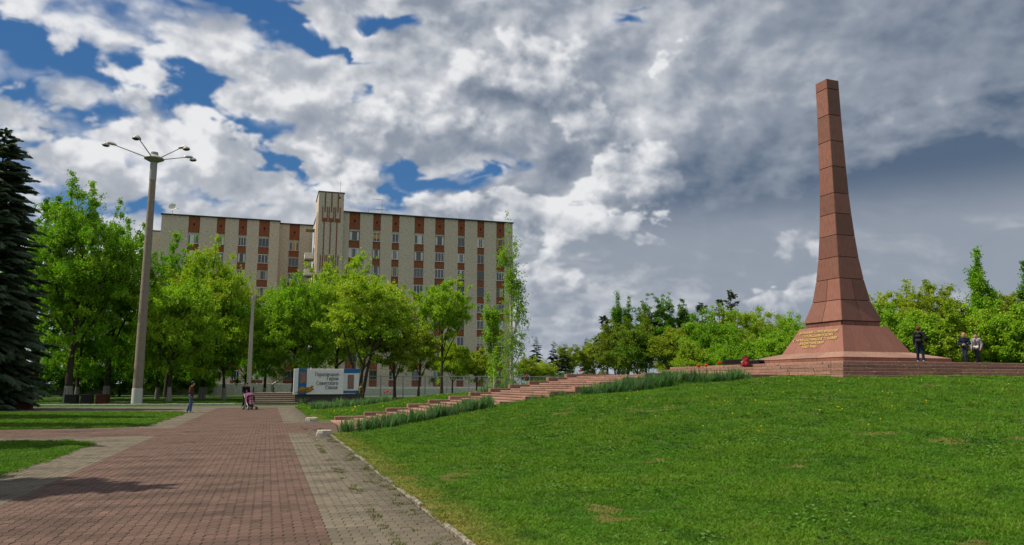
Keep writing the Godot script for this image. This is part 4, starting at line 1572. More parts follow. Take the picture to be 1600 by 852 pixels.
func sprig(leaf: float, n: int) -> ArrayMesh:
	var k := "%.3f_%d" % [leaf, n]
	if not sprigs.has(k):
		sprigs[k] = sprig_mesh(n, leaf, 40 + sprigs.size())
	return sprigs[k]


# o: h, r, base (crown base), col, col2, n (sprigs), leaf, trunk radius, lean, bark, wash, airy, limbs, shape
func tree(called: String, label: String, group: String, x: float, z: float, o: Dictionary) -> Node3D:
	var h: float = o.h
	var r: float = o.r
	var base: float = o.get("base", h * 0.2)
	var y0 := ground_y(x, z)
	var t := thing(called, label, o.get("cat", "tree"), Vector3(x, maxf(y0, 0.0) - 0.05, z), 0.0, group)
	var tr: float = o.get("trunk", 0.012 * h + 0.05)
	var lean: Vector3 = o.get("lean", Vector3(rnd(-0.4, 0.4), 0, rnd(-0.4, 0.4)))
	var column: bool = o.get("shape", "") == "column"
	var st := begin()
	var path: Array = []
	var radii: Array = []
	var topf := 0.93 if column else 0.72
	for i in 7:
		var u := i / 6.0
		path.append(Vector3(lean.x * u * u + rnd(-1, 1) * 0.05 * u * r, h * topf * u, lean.z * u * u + rnd(-1, 1) * 0.05 * u * r))
		radii.append(tr * (1.0 - 0.86 * u) * (1.35 if i == 0 else 1.0))
	tube(st, path, radii, 8)
	var mid := Vector3(lean.x * 0.6, (base + h) * 0.5, lean.z * 0.6)
	var half := (h - base) * 0.5
	var clumps: Array = []
	var limbs: int = o.get("limbs", 9)
	var shape_noise := FastNoiseLite.new()
	shape_noise.seed = rng.randi() % 10000
	shape_noise.frequency = 1.1
	var shell := func(d: Vector3) -> float:
		var k := 0.82 + 0.55 * shape_noise.get_noise_3dv(d * 1.4)
		return clampf(k, 0.45, 1.15)
	if column:
		for i in limbs:
			var u := rnd(0.10, 0.80)
			var p0: Vector3 = path[int(u * 6)]
			var an := rnd(0, TAU)
			var rr := r * rnd(0.4, 0.95) * (1.0 - 0.55 * u)
			var p1 := p0 + Vector3(cos(an) * rr * 0.7, h * rnd(0.10, 0.16), sin(an) * rr * 0.7)
			var p2 := p0 + Vector3(cos(an) * rr, h * rnd(0.22, 0.40) * (1.1 - u * 0.7), sin(an) * rr)
			p2.y = minf(p2.y, h * 0.985)
			tube(st, [p0, p1, p2], [tr * 0.30 * (1 - u * 0.7), tr * 0.2 * (1 - u * 0.6), 0.012], 5, false)
			for k in 5:
				clumps.append([p1.lerp(p2, k / 4.0) + Vector3(rnd(-1, 1), rnd(-1, 1), rnd(-1, 1)) * 0.15 * r, r * rnd(0.20, 0.34)])
		for k in 8:
			clumps.append([path[6].lerp(path[4], k / 8.0) + Vector3(0, h * 0.05 * (1 - k / 8.0), 0), r * rnd(0.16, 0.26)])
	else:
		for i in limbs:
			var u := lerpf(0.30, 0.92, (i + rnd(0.0, 0.8)) / limbs)
			var fi := u * 5.99
			var p0: Vector3 = path[int(fi)].lerp(path[int(fi) + 1], fi - int(fi))
			if p0.y < base * 0.55:
				p0.y = base * 0.6
			var an := i * 2.4 + rnd(-0.5, 0.5)
			var elev := rnd(-0.15, 0.5) + 0.9 * (u - 0.4)
			var d := Vector3(cos(an) * cos(elev), sin(elev), sin(an) * cos(elev))
			var s: float = shell.call(d)
			var p3 := mid + Vector3(d.x * r, d.y * half, d.z * r) * s * 0.86
			var p1 := p0.lerp(p3, 0.35) + Vector3(0, -0.04 * h * rnd(0.0, 1.0) + 0.02 * h, 0)
			var p2 := p0.lerp(p3, 0.7) + Vector3(rnd(-1, 1), rnd(0, 1), rnd(-1, 1)) * 0.05 * r
			var lr := tr * lerpf(0.55, 0.22, u)
			tube(st, [p0, p1, p2, p3], [lr, lr * 0.75, lr * 0.45, 0.012], 6, false)
			clumps.append([p3, r * rnd(0.14, 0.24)])
			for k in 4:
				var q0: Vector3 = [p1, p2, p2, p2][k]
				var q1: Vector3 = q0 + Vector3(rnd(-1, 1), rnd(-0.35, 0.75), rnd(-1, 1)).normalized() * Vector3(r, half, r) * rnd(0.28, 0.5)
				var e: Vector3 = (q1 - mid) / Vector3(r, half, r)
				var lim: float = shell.call(e.normalized())
				if e.length() > lim:
					q1 = mid + e.normalized() * lim * Vector3(r, half, r)
				tube(st, [q0, q0.lerp(q1, 0.55) + Vector3(0, 0.02 * h, 0), q1], [lr * 0.35, lr * 0.22, 0.008], 4, false)
				clumps.append([q1, r * rnd(0.11, 0.22)])
		var extra := int(o.get("clumps", 34) * 1.5)
		for i in extra:
			var d := rand_dir()
			if d.y < -0.75 and rng.randf() < 0.6:
				d.y = -d.y
			var s: float = shell.call(d) * pow(rng.randf(), 0.30)
			clumps.append([mid + d * s * Vector3(r, half, r) * 0.98, r * rnd(0.09, 0.20)])
		# young shoots that stand out of the crown
		for i in int(22 + extra * 0.45):
			var d := rand_dir()
			d.y = absf(d.y) * 1.2 - 0.25
			d = d.normalized()
			var s: float = shell.call(d)
			var q0 := mid + d * Vector3(r, half, r) * s * 0.75
			var q1 := mid + d * Vector3(r, half, r) * s * rnd(0.96, 1.08) + Vector3(rnd(-0.1, 0.1), rnd(0.02, 0.065), rnd(-0.1, 0.1)) * h * 0.7
			tube(st, [q0, q0.lerp(q1, 0.6) + Vector3(0, 0.015 * h, 0), q1], [0.022, 0.016, 0.006], 4, false)
			for k in 3:
				clumps.append([q0.lerp(q1, 0.45 + 0.27 * k), r * rnd(0.045, 0.095)])
	put("trunk", st.commit(), bark(o.get("bark", 0)), t)
	if o.get("wash", 0.0) > 0.0:
		var ws := begin()
		var f: float = o.wash / (h * topf) * 6.0
		var pt: Vector3 = path[0].lerp(path[1], minf(f, 1.0))
		tube(ws, [Vector3(0, -0.05, 0), path[0].lerp(path[1], minf(f, 1.0) * 0.12), pt], [tr * 1.42, tr * 1.34, lerpf(tr * 1.38, tr * 0.90, minf(f, 1.0))], 9, false)
		put("whitewash", ws.commit(), mat("trunk whitewash", lin(0.47, 0.46, 0.42), 0.95, {"grain": [0.4, 1.15, 0.5, 5, 0.03], "stain": [0.45, 1.1, 1.0, 4, 0.02]}), t)
	# leaves
	var n := int(o.get("n", 3000) * 2.3)
	var leaf: float = o.get("leaf", 0.135)
	var xf: Array = []
	var cols := PackedColorArray()
	var clear: float = o.get("clear", 0.25)
	var c1: Color = o.col
	var c2: Color = o.get("col2", c1 * 0.75)
	var total := 0.0
	for c in clumps:
		total += pow(c[1], 2.0)
	for c in clumps:
		var cnt := int(n * pow(c[1], 2.0) / total)
		var tone := rng.randf()
		var cc := c1.lerp(c2, tone)
		var flat := 0.62 if not column else 1.7
		for i in cnt:
			var d: Vector3 = rand_dir() * minf(absf(rng.randfn(0.0, 0.62)), 1.7) * c[1] * 1.25
			d.y *= flat
			var p: Vector3 = c[0] + d
			if p.y < clear + 0.5 * sin(p.x * 2.1 + p.z * 1.7) * clear * 0.25:
				continue
			var s := rnd(0.75, 1.3)
			xf.append(Transform3D(Basis.from_euler(Vector3(rnd(-0.5, 0.5), rnd(0, TAU), rnd(-0.5, 0.5))).scaled(Vector3.ONE * s), p))
			cols.append(cc * rnd(0.80, 1.2))
	scatter("crown", sprig(leaf, o.get("per", 6)), leaf_mat(), xf, cols, t)
	return t


func spray_mesh(sd: int) -> ArrayMesh:
	# one flat drooping spruce twig, 1 m long along +x
	var r := RandomNumberGenerator.new()
	r.seed = sd
	var st := begin()
	var blade := func(a: Vector3, b: Vector3, w: float) -> void:
		var d := (b - a).normalized()
		var s := d.cross(Vector3(r.randf_range(-0.4, 0.4), 1, r.randf_range(-0.4, 0.4))).normalized() * w
		for q in [[a - s, a + s, b], [a - s * 0.7 + Vector3.UP * w * 1.5, a + s * 0.7 - Vector3.UP * w * 1.5, b]]:
			var nn: Vector3 = -(q[1] - q[0]).cross(q[2] - q[0]).normalized()
			for v in q:
				st.set_normal(nn)
				st.add_vertex(v)
	blade.call(Vector3.ZERO, Vector3(1.05, -0.16, 0), 0.05)
	for i in 12:
		var u := 0.08 + 0.9 * i / 12.0
		for s in [-1, 1]:
			var l := (0.52 - 0.34 * u) * r.randf_range(0.75, 1.2)
			var a := Vector3(u, -0.14 * u * u, 0)
			var b := a + Vector3(l * 0.72, -0.10 * l - 0.05 + r.randf_range(-0.06, 0.05), s * l * 0.75)
			blade.call(a, b, 0.042)
			var m := a.lerp(b, 0.5)
			blade.call(m, m + Vector3(l * 0.34, -0.07, s * l * 0.05), 0.032)
			blade.call(m, m + Vector3(l * 0.05, -0.05, s * l * 0.34), 0.032)
	return st.commit()


var sprays: Array = []


func spruce(called: String, label: String, group: String, x: float, z: float, h: float, r: float, col: Color, base := 0.04, dense := 1.0, cat := "spruce") -> Node3D:
	if sprays.is_empty():
		sprays = [spray_mesh(1), spray_mesh(2), spray_mesh(3)]
	var t := thing(called, label, cat, Vector3(x, maxf(ground_y(x, z), 0.0) - 0.05, z), 0.0, group)
	var st := begin()
	tube(st, [Vector3.ZERO, Vector3(0.05, h * 0.5, 0.03), Vector3(0, h, 0)], [0.014 * h + 0.04, 0.008 * h + 0.02, 0.01], 8)
	put("trunk", st.commit(), bark(2), t)
	var xf := [[], [], []]
	var cols := [PackedColorArray(), PackedColorArray(), PackedColorArray()]
	var levels := int(h * 2.9 * (0.6 + 0.4 * dense))
	for i in levels:
		var u := base + (0.985 - base) * pow((i + rnd(0.0, 0.9)) / levels, 0.92)
		var y := u * h
		var reach := r * pow(1.0 - u, 0.80) * rnd(0.82, 1.1) + 0.10
		if u < 0.12:
			reach *= 0.86
		var count := int(lerpf(11.0, 5.0, u) * dense)
		var off := rnd(0, TAU)
		for k in count:
			var an := off + TAU * k / count + rnd(-0.22, 0.22)
			var d := Vector3(cos(an), 0, sin(an))
			var hop := rnd(-0.22, 0.22)
			var lr := reach * rnd(0.55, 1.15)
			var droop := lerpf(-0.40, 0.45, u * u) + rnd(-0.16, 0.16)
			var steps := maxi(1, int(lr / 0.75))
			for s in steps:
				var f := (s + 0.35) / steps
				var size := clampf(lr / steps * 1.35, 0.35, 1.3) * rnd(0.85, 1.15)
				var p := d * lr * f * 0.72 + Vector3(0, y + hop + droop * lr * f * 0.6 + (f * f * 0.16 * lr), 0)
				var b := Basis(Vector3.UP, -an + rnd(-0.35, 0.35)) * Basis(Vector3.BACK, droop * 0.6 + rnd(-0.15, 0.2)) * Basis(Vector3.RIGHT, rnd(-0.35, 0.35))
				var m := rng.randi() % 3
				xf[m].append(Transform3D(b.scaled(Vector3.ONE * size), p))
				cols[m].append(col * rnd(0.65, 1.3))
	for m in 3:
		scatter("needles", sprays[m], mat("spruce needles", Color.WHITE, 0.7, {"vertex": true, "spec": 0.3, "backlight": Color(0.45, 0.5, 0.3)}), xf[m], cols[m], t)
	return t


func build_trees() -> void:
	var lime := Color(0.370, 0.520, 0.034)
	var lime2 := Color(0.255, 0.410, 0.028)
	var fresh := Color(0.225, 0.400, 0.030)
	var fresh2 := Color(0.130, 0.300, 0.014)
	var yell := Color(0.400, 0.470, 0.040)
	var yell2 := Color(0.300, 0.370, 0.034)
	var olive := Color(0.220, 0.285, 0.024)
	var olive2 := Color(0.120, 0.165, 0.022)
	var deep := Color(0.085, 0.190, 0.018)
	var deep2 := Color(0.050, 0.125, 0.016)
	var park := "maples and poplars of the park grove behind the cross road"
	# --- grove at the left
	tree("poplar_tree", "tall airy green tree between the big spruce and the lamp mast", park, -16.0, -72.5, {"h": 18.8, "r": 4.5, "clear": 2.2, "base": 0.4, "col": lime2, "col2": fresh2, "n": 7500, "limbs": 13, "clumps": 70, "wash": 1.4, "trunk": 0.30})
	tree("poplar_tree", "tall green tree rising just right of the big spruce", park, -20.4, -80.0, {"h": 19.6, "r": 3.8, "clear": 2.2, "base": 0.4, "col": fresh, "col2": deep, "n": 6000, "limbs": 12, "clumps": 60, "wash": 1.4})
	tree("poplar_tree", "tall bright tree whose crown touches the lamp mast from the left", park, -14.3, -79.0, {"h": 18.4, "r": 3.9, "clear": 2.2, "base": 0.2, "col": lime2, "col2": fresh2, "n": 6500, "limbs": 12, "clumps": 60, "wash": 1.4})
	tree("poplar_tree", "tall green tree beyond the lamp mast against the left end of the block", park, -11.3, -97.0, {"h": 19.6, "r": 3.6, "clear": 2.2, "base": 0.4, "col": fresh, "col2": fresh2, "n": 4500, "limbs": 11, "clumps": 50})
	tree("maple_tree", "broad yellow green maple right of the lamp mast, hiding the left wing", park, -6.2, -81.0, {"h": 15.2, "r": 5.3, "clear": 2.3, "base": 0.0, "col": yell, "col2": lime2, "n": 9500, "limbs": 14, "clumps": 90, "wash": 1.3, "trunk": 0.28})
	tree("maple_tree", "lower bright maple behind the man in the brown jacket", park, -8.3, -73.5, {"h": 11.4, "r": 4.0, "clear": 2.2, "base": 0.4, "col": lime, "col2": fresh, "n": 6500, "limbs": 12, "clumps": 60, "wash": 1.3})
	tree("maple_tree", "bright green maple just left of the slim concrete pole", park, -4.0, -78.0, {"h": 10.4, "r": 3.7, "clear": 2.1, "base": 0.4, "col": lime, "col2": fresh2, "n": 5500, "limbs": 11, "clumps": 50, "wash": 1.2, "lean": Vector3(-1.2, 0, 0)})
	tree("maple_tree", "dense fresh green maple behind the left end of the memorial wall", park, 2.4, -78.5, {"h": 12.8, "r": 4.7, "clear": 2.2, "base": 0.2, "col": fresh, "col2": lime2, "n": 8500, "limbs": 13, "clumps": 85, "wash": 1.2, "trunk": 0.27})
	tree("maple_tree", "broad yellow green tree behind the memorial wall, touching the stair tower", park, 6.7, -82.0, {"h": 15.2, "r": 5.2, "clear": 2.6, "base": 0.6, "col": lime, "col2": yell2, "n": 8500, "limbs": 14, "clumps": 80, "trunk": 0.27})
	tree("maple_tree", "fresh green tree filling the gap right of the slim pole", park, -0.4, -90.0, {"h": 11.6, "r": 4.2, "clear": 2.0, "base": 0.2, "col": fresh, "col2": fresh2, "n": 4500, "limbs": 11, "clumps": 50, "wash": 1.2})
	# the dark many-stemmed tree at the wall's right end
	var t := tree("willow_tree", "dark many-stemmed tree leaning right at the right end of the memorial wall", park, 7.6, -67.4, {"h": 11.6, "r": 4.2, "base": 3.2, "col": yell, "col2": lime2, "n": 5200, "limbs": 12, "clumps": 46, "trunk": 0.20, "lean": Vector3(1.5, 0, 0), "per": 5})
	var ex := begin()
	tube(ex, [Vector3(-0.1, 0, 0.1), Vector3(-0.5, 2.6, 0), Vector3(-1.4, 5.6, 0), Vector3(-1.9, 7.6, 0.2)], [0.17, 0.13, 0.08, 0.03], 8)
	tube(ex, [Vector3(0.15, 0, 0), Vector3(0.55, 2.6, 0), Vector3(1.0, 5.0, 0.1), Vector3(2.4, 8.0, 0)], [0.19, 0.14, 0.10, 0.03], 8)
	put("stem", ex.commit(), bark(0), t)
	tree("small_tree", "small dark-stemmed olive tree right of the memorial wall", park, 10.9, -69.0, {"h": 7.8, "r": 2.6, "base": 2.2, "col": olive, "col2": yell2, "n": 1700, "limbs": 11, "clumps": 20, "trunk": 0.17, "per": 5})
	tree("ash_tree", "slender lime green tree standing before the right wing's middle windows", park, 19.4, -88.0, {"h": 14.3, "r": 3.4, "base": 6.0, "col": lime, "col2": lime2, "n": 3600, "limbs": 11, "clumps": 30, "trunk": 0.2, "lean": Vector3(0.2, 0, 0)})
	tree("small_tree", "olive bushy tree left of the slender lime tree by the mesh fence", park, 16.0, -84.5, {"h": 8.6, "r": 2.6, "base": 1.2, "col": olive, "col2": yell2, "n": 2600, "limbs": 10, "clumps": 30})
	tree("small_tree", "low light green tree under the slender lime tree behind the fence", park, 21.4, -91.0, {"h": 6.8, "r": 2.6, "base": 1.0, "col": yell, "col2": lime2, "n": 2300, "limbs": 9, "clumps": 28})
	tree("small_tree", "low yellow green tree right of the slender lime tree behind the fence", park, 25.0, -93.0, {"h": 5.8, "r": 2.5, "base": 0.8, "col": yell, "col2": olive, "n": 2000, "limbs": 9, "clumps": 24})
	# pale-stemmed poplars behind the stairs
	var pop := "pale-stemmed poplars behind the granite stairs"
	tree("white_poplar", "tall thin white-stemmed poplar at the block's right corner", pop, 19.3, -60.5, {"h": 16.4, "r": 1.6, "base": 3.0, "col": Color(0.24, 0.36, 0.05), "col2": fresh, "n": 800, "limbs": 26, "shape": "column", "bark": 1, "trunk": 0.19, "leaf": 0.11, "lean": Vector3(-0.3, 0, 0), "wash": 2.0})
	tree("white_poplar", "shorter bright poplar left of the tall white-stemmed one", pop, 18.4, -62.5, {"h": 9.4, "r": 1.3, "base": 1.5, "col": lime2, "col2": fresh, "n": 620, "limbs": 20, "shape": "column", "bark": 1, "trunk": 0.11, "leaf": 0.13, "lean": Vector3(-0.7, 0, 0)})
	# trunks of the grove that show under the crowns
	for g in [[-18.2, -86.0, "whitewashed tree far back between the spruce and the tall airy tree"], [-13.2, -90.0, "whitewashed tree far back just left of the lamp mast"], [-10.6, -84.0, "slim whitewashed tree half hidden by the lamp mast"], [-7.4, -96.0, "slender tree far back under the broad yellow green maple"], [-2.6, -98.0, "slender tree far back beside the slim concrete pole"], [-15.0, -102.0, "slender tree at the panel wall behind the tall airy tree"], [-22.5, -74.0, "whitewashed tree under the right edge of the big spruce"], [-27.0, -92.0, "tree behind the big spruce at the left edge"], [-23.0, -103.0, "low-crowned tree before the panel wall right of the spruce"], [-19.0, -106.0, "tree before the panel wall behind the two tallest crowns"], [-8.0, -106.0, "tree before the panel wall right of the lamp mast"], [-31.0, -104.0, "tree before the panel wall at the left edge"]]:
		tree("park_tree", g[2], park, g[0], g[1], {"h": rnd(9.0, 12.0), "r": rnd(3.2, 4.0), "base": 0.2, "clear": (0.4 if g[1] < -102.0 else 1.4), "col": fresh2, "col2": deep, "n": 2600, "limbs": 9, "clumps": 34, "wash": 1.3, "trunk": 0.19})
	for g in 9:
		tree("shrub", ["leftmost bushy thicket at the panel wall", "second bushy thicket from the left at the panel wall", "third bushy thicket from the left at the panel wall", "bushy thicket at the panel wall behind the big spruce", "bushy thicket at the panel wall right of the big spruce", "bushy thicket at the panel wall under the two tallest crowns", "bushy thicket at the panel wall left of the lamp mast", "bushy thicket at the panel wall behind the lamp mast", "bushy thicket at the panel wall right of the lamp mast"][g], "thicket along the panel wall", -44.0 + g * 4.3, -109.5 + rnd(-0.8, 0.8), {"h": rnd(4.6, 6.4), "r": rnd(2.9, 3.5), "base": -1.5, "col": fresh2, "col2": deep, "n": 1500, "limbs": 8, "clumps": 34, "cat": "shrub", "leaf": 0.17})
	# --- spruces
	var sp := Color(0.055, 0.085, 0.048)
	spruce("spruce_tree", "big dark spruce filling the left edge of the view", "", -17.4, -56.2, 18.6, 5.3, Color(0.085, 0.130, 0.072), 0.02, 1.5)
	var far := "young spruces behind the top of the granite stairs"
	spruce("spruce_tree", "dark young spruce just right of the white-stemmed poplar", far, 53.2, -150.0, 11.6, 2.2, sp)
	spruce("spruce_tree", "left spruce of the close pair behind the stairs", far, 57.4, -151.0, 10.8, 1.8, sp)
	spruce("spruce_tree", "right spruce of the close pair behind the stairs", far, 58.2, -146.5, 9.8, 2.1, sp)
	spruce("spruce_tree", "narrow dark spruce rightmost behind the top of the stairs", far, 60.3, -140.0, 10.9, 1.8, sp)
	# spruces that stand left of the frame and shade the lawns
	for s in [[-9.6, -15.2, 12.6, 2.3, "near spruce left of the view that shades the lower lawn"], [-12.6, -24.4, 13.2, 2.4, "spruce left of the view that shades the near lawn"], [-14.0, -34.9, 15.4, 2.4, "spruce left of the view that shades the far lawn's edge"], [-16.3, -42.5, 17.6, 2.7, "spruce left of the view that shades the far lawn"], [-19.6, -44.9, 18.0, 3.0, "spruce farthest left that shades the far lawn's rear"]]:
		spruce("spruce_tree", s[4], "spruces beside the left lawns", s[0], s[1], s[2], s[3], Color(0.019, 0.032, 0.020), 0.05, 1.1)
	# --- belt behind the stairs and the monument
	var belt := "trees of the belt behind the monument"
	var rows := [
		["poplar_tree", "left of two pointed poplars standing close together", 57.7, -120.0, 17.7, 1.5, "c", fresh2, deep, 1100],
		["poplar_tree", "right of two pointed poplars standing close together", 59.9, -121.0, 17.2, 1.4, "c", fresh2, deep, 1000],
		["poplar_tree", "sparse poplar with bare twigs right of the two pointed poplars", 61.9, -118.0, 15.9, 2.0, "c", olive, olive2, 700],
		["poplar_tree", "tallest dense poplar in the middle of the belt", 67.4, -121.0, 18.2, 3.0, "o", deep, fresh2, 2600],
		["poplar_tree", "dense poplar right of the tallest one in the belt", 72.0, -122.0, 17.2, 2.5, "o", deep, deep2, 2200],
		["poplar_tree", "dense poplar left of the tallest one in the belt", 64.6, -123.0, 16.6, 2.5, "o", fresh2, deep2, 2000],
		["olive_tree", "loose olive green tree at the left end of the belt", 53.2, -112.0, 11.6, 3.9, "o", olive, olive2, 2000],
		["small_tree", "yellowish tree behind the narrow dark spruce", 61.7, -152.0, 10.6, 3.6, "o", yell2, olive, 1300],
		["small_tree", "olive tree right of the narrow dark spruce", 56.2, -127.0, 10.2, 3.8, "o", yell2, olive, 1500],
		["small_tree", "low yellow green tree between the young spruces", 51.4, -141.0, 6.4, 2.7, "o", yell, yell2, 800],
		["small_tree", "low yellow green tree left of the young spruces", 47.2, -138.0, 7.2, 3.0, "o", yell2, olive, 900],
		["small_tree", "olive tree in front of the two pointed poplars", 49.0, -96.0, 8.6, 3.4, "o", olive, deep, 1700],
		["small_tree", "brownish green tree in front of the tallest poplar", 52.7, -93.0, 8.0, 3.7, "o", yell2, olive, 1900],
		["small_tree", "bright green tree in front of the pines", 56.2, -89.0, 9.4, 4.3, "o", lime2, fresh2, 2400],
		["small_tree", "lime green tree between the pines and the monument", 62.8, -91.0, 10.6, 4.3, "o", lime2, yell2, 2300],
		["small_tree", "light green tree close left of the monument", 64.5, -87.0, 9.8, 4.0, "o", yell2, lime2, 2200],
		["small_tree", "green tree half hidden by the monument's foot", 69.5, -89.0, 9.4, 3.8, "o", fresh, lime2, 1900],
		["shrub", "low bright shrub behind the iris bed at the platform", 48.4, -80.0, 5.6, 3.0, "o", yell2, lime2, 1700],
		["shrub", "low green shrub left of the lettered pedestal", 51.4, -76.5, 5.9, 3.1, "o", fresh, lime2, 1900],
		["shrub", "dense green shrub behind the red backpack", 47.0, -68.0, 5.6, 3.0, "o", lime2, fresh2, 2100],
		["shrub", "bright shrub nearest the lettered pedestal", 50.4, -66.0, 6.2, 3.1, "o", lime2, fresh2, 2200],
		["tall_tree", "distant green tree left of the monument", 79.4, -113.0, 13.7, 3.6, "o", fresh2, deep, 1600],
		["tall_tree", "distant green tree showing beside the monument's shaft", 84.6, -111.0, 13.4, 3.6, "o", fresh2, deep, 1600],
		["tall_tree", "distant dark green tree behind the pines", 76.0, -124.0, 14.6, 3.4, "o", deep, deep2, 1500],
		# right of the monument
		["birch_tree", "white-stemmed tree close right of the monument", 62.4, -66.5, 10.2, 2.8, "o", fresh, lime2, 1900],
		["willow_tree", "yellow green loose willow left of the pointed poplar", 60.9, -61.0, 12.4, 3.5, "o", yell2, yell, 2600],
		["willow_tree", "olive loose willow just behind the pointed poplar", 66.4, -62.5, 13.6, 3.7, "o", yell2, olive, 2600],
		["willow_tree", "loose yellow green willow right of the pointed poplar", 70.2, -58.5, 12.2, 3.4, "o", olive, yell2, 1900],
		["willow_tree", "sparse willow at the right edge of the view", 77.6, -60.5, 13.0, 3.6, "o", yell2, olive, 1900],
		["poplar_tree", "tall pointed poplar behind the two boys", 61.4, -51.9, 13.9, 1.35, "c", fresh, fresh2, 2600],
		["poplar_tree", "dark pointed poplar cut off by the right edge", 72.4, -56.0, 14.0, 1.4, "c", deep, fresh2, 1700],
		["shrub", "bright green shrub behind the boy in black", 48.3, -50.0, 6.6, 2.4, "o", lime2, fresh, 2600],
		["shrub", "green shrub between the boy in black and the two boys", 47.8, -45.8, 5.8, 2.4, "o", fresh, lime2, 2600],
		["shrub", "yellow green shrub behind the two boys", 48.8, -43.8, 5.6, 2.2, "o", lime2, yell2, 2500],
		["shrub", "bright shrub right of the two boys", 51.8, -43.6, 6.2, 2.4, "o", lime, fresh, 2500],
		["shrub", "green shrub at the right edge behind the platform", 52.6, -41.6, 6.2, 2.4, "o", fresh, lime2, 2500],
		["shrub", "green shrub behind the monument's right foot", 53.0, -58.0, 6.8, 2.8, "o", fresh, fresh2, 2300],
		["small_tree", "green tree behind the monument's foot at the left", 44.8, -59.0, 5.8, 2.6, "o", fresh, lime2, 1900],
		["small_tree", "tall green shrub hidden behind the monument", 48.0, -56.0, 6.2, 2.8, "o", fresh2, lime2, 1700],
	]
	for r in rows:
		var col: bool = r[6] == "c"
		var hh: float = r[4]
		if r[3] > -70.0 and r[2] > 59.0 and not col:
			hh *= 0.97
		elif r[3] > -100.0 and r[2] > 44.0 and r[2] < 72.0 and not col:
			hh *= 1.2
		var o := {"h": hh, "r": r[5], "base": hh * (0.12 if col else 0.05 if hh < 7.5 else 0.12), "col": r[7], "col2": r[8], "n": int(r[9] * 1.25), "limbs": 20 if col else 10, "clumps": 40 if not col else 0, "leaf": 0.17 if r[3] < -85.0 else 0.13, "per": 6}
		if col:
			o["shape"] = "column"
		if r[0] == "birch_tree":
			o["bark"] = 1
		if r[0] == "shrub":
			o["cat"] = "shrub"
		tree(r[0], r[1], belt, r[2], r[3], o)
	var pines := "dark pines rising over the belt"
	for p in [[73.3, -118.0, 16.0, "leftmost dark pine over the belt"], [75.5, -116.0, 16.4, "middle dark pine over the belt"], [75.3, -112.0, 17.2, "tallest dark pine, rightmost over the belt"], [53.6, -116.0, 13.2, "dark pine left of the two pointed poplars"]]:
		pine(p[3], pines, p[0], p[1], p[2])


func pine(label: String, group: String, x: float, z: float, h: float) -> void:
	var c := Color(0.115, 0.160, 0.070)
	if sprays.is_empty():
		sprays = [spray_mesh(1), spray_mesh(2), spray_mesh(3)]
	var t := thing("pine_tree", label, "pine", Vector3(x, 0, z), 0.0, group)
	var st := begin()
	tube(st, [Vector3.ZERO, Vector3(0.2, h * 0.5, 0), Vector3(0, h, 0)], [0.24, 0.15, 0.03], 8)
	var xf: Array = []
	var cols := PackedColorArray()
	for i in 34:
		var u := rnd(0.45, 1.0)
		var an := rnd(0, TAU)
		var reach := 2.3 * sqrt(1.02 - u) * rnd(0.5, 1.2) + 0.25
		var p0 := Vector3(0.1, h * u - 0.3, 0)
		var p1 := p0 + Vector3(cos(an) * reach, rnd(0.0, 0.6), sin(an) * reach)
		tube(st, [p0, p1], [0.05, 0.015], 4, false)
		for k in 12:
			var q := p0.lerp(p1, rnd(0.5, 1.05)) + Vector3(rnd(-1, 1), rnd(-0.5, 0.7), rnd(-1, 1)) * 0.38
			xf.append(Transform3D(Basis.from_euler(Vector3(rnd(-1, 1), rnd(0, TAU), rnd(-0.3, 1.2))).scaled(Vector3.ONE * rnd(0.4, 0.75)), q))
			cols.append(c * rnd(0.7, 1.3))
	put("trunk", st.commit(), bark(2), t)
	scatter("needles", sprays[0], mat("spruce needles", Color.WHITE, 0.7, {"vertex": true, "spec": 0.3, "backlight": Color(0.45, 0.5, 0.3)}), xf, cols, t)


# ---------------------------------------------------------------- iris beds
func iris_mesh(sd: int) -> ArrayMesh:
	var r := RandomNumberGenerator.new()
	r.seed = sd
	var st := begin()
	for i in 26:
		var an := r.randf() * TAU
		var p := Vector3(cos(an), 0, sin(an)) * 0.13 * sqrt(r.randf())
		var h := r.randf_range(0.32, 0.60)
		var an2 := an + r.randf_range(-0.9, 0.9)
		var lean := Vector3(cos(an2), 0, sin(an2)) * h * r.randf_range(0.05, 0.55)
		var wd := Vector3(cos(an2 + 1.57), 0, sin(an2 + 1.57)) * r.randf_range(0.017, 0.027)
		var rows: Array = []
		for k in 5:
			var u := k / 4.0
			var c: Vector3 = p + lean * u * u + Vector3.UP * h * (u - 0.12 * u * u * lean.length() / h)
			var w := wd * (1.0 - pow(u, 2.2)) * (0.75 + 0.5 * u)
			rows.append([c - w, c + w * 0.1 + wd.cross(Vector3.UP).normalized() * 0.004, c + w])
		for k in 4:
			for s in 2:
				quad(st, rows[k][s], rows[k][s + 1], rows[k + 1][s + 1], rows[k + 1][s], p + lean.cross(Vector3.UP) * 0.01 - lean)
	return st.commit()


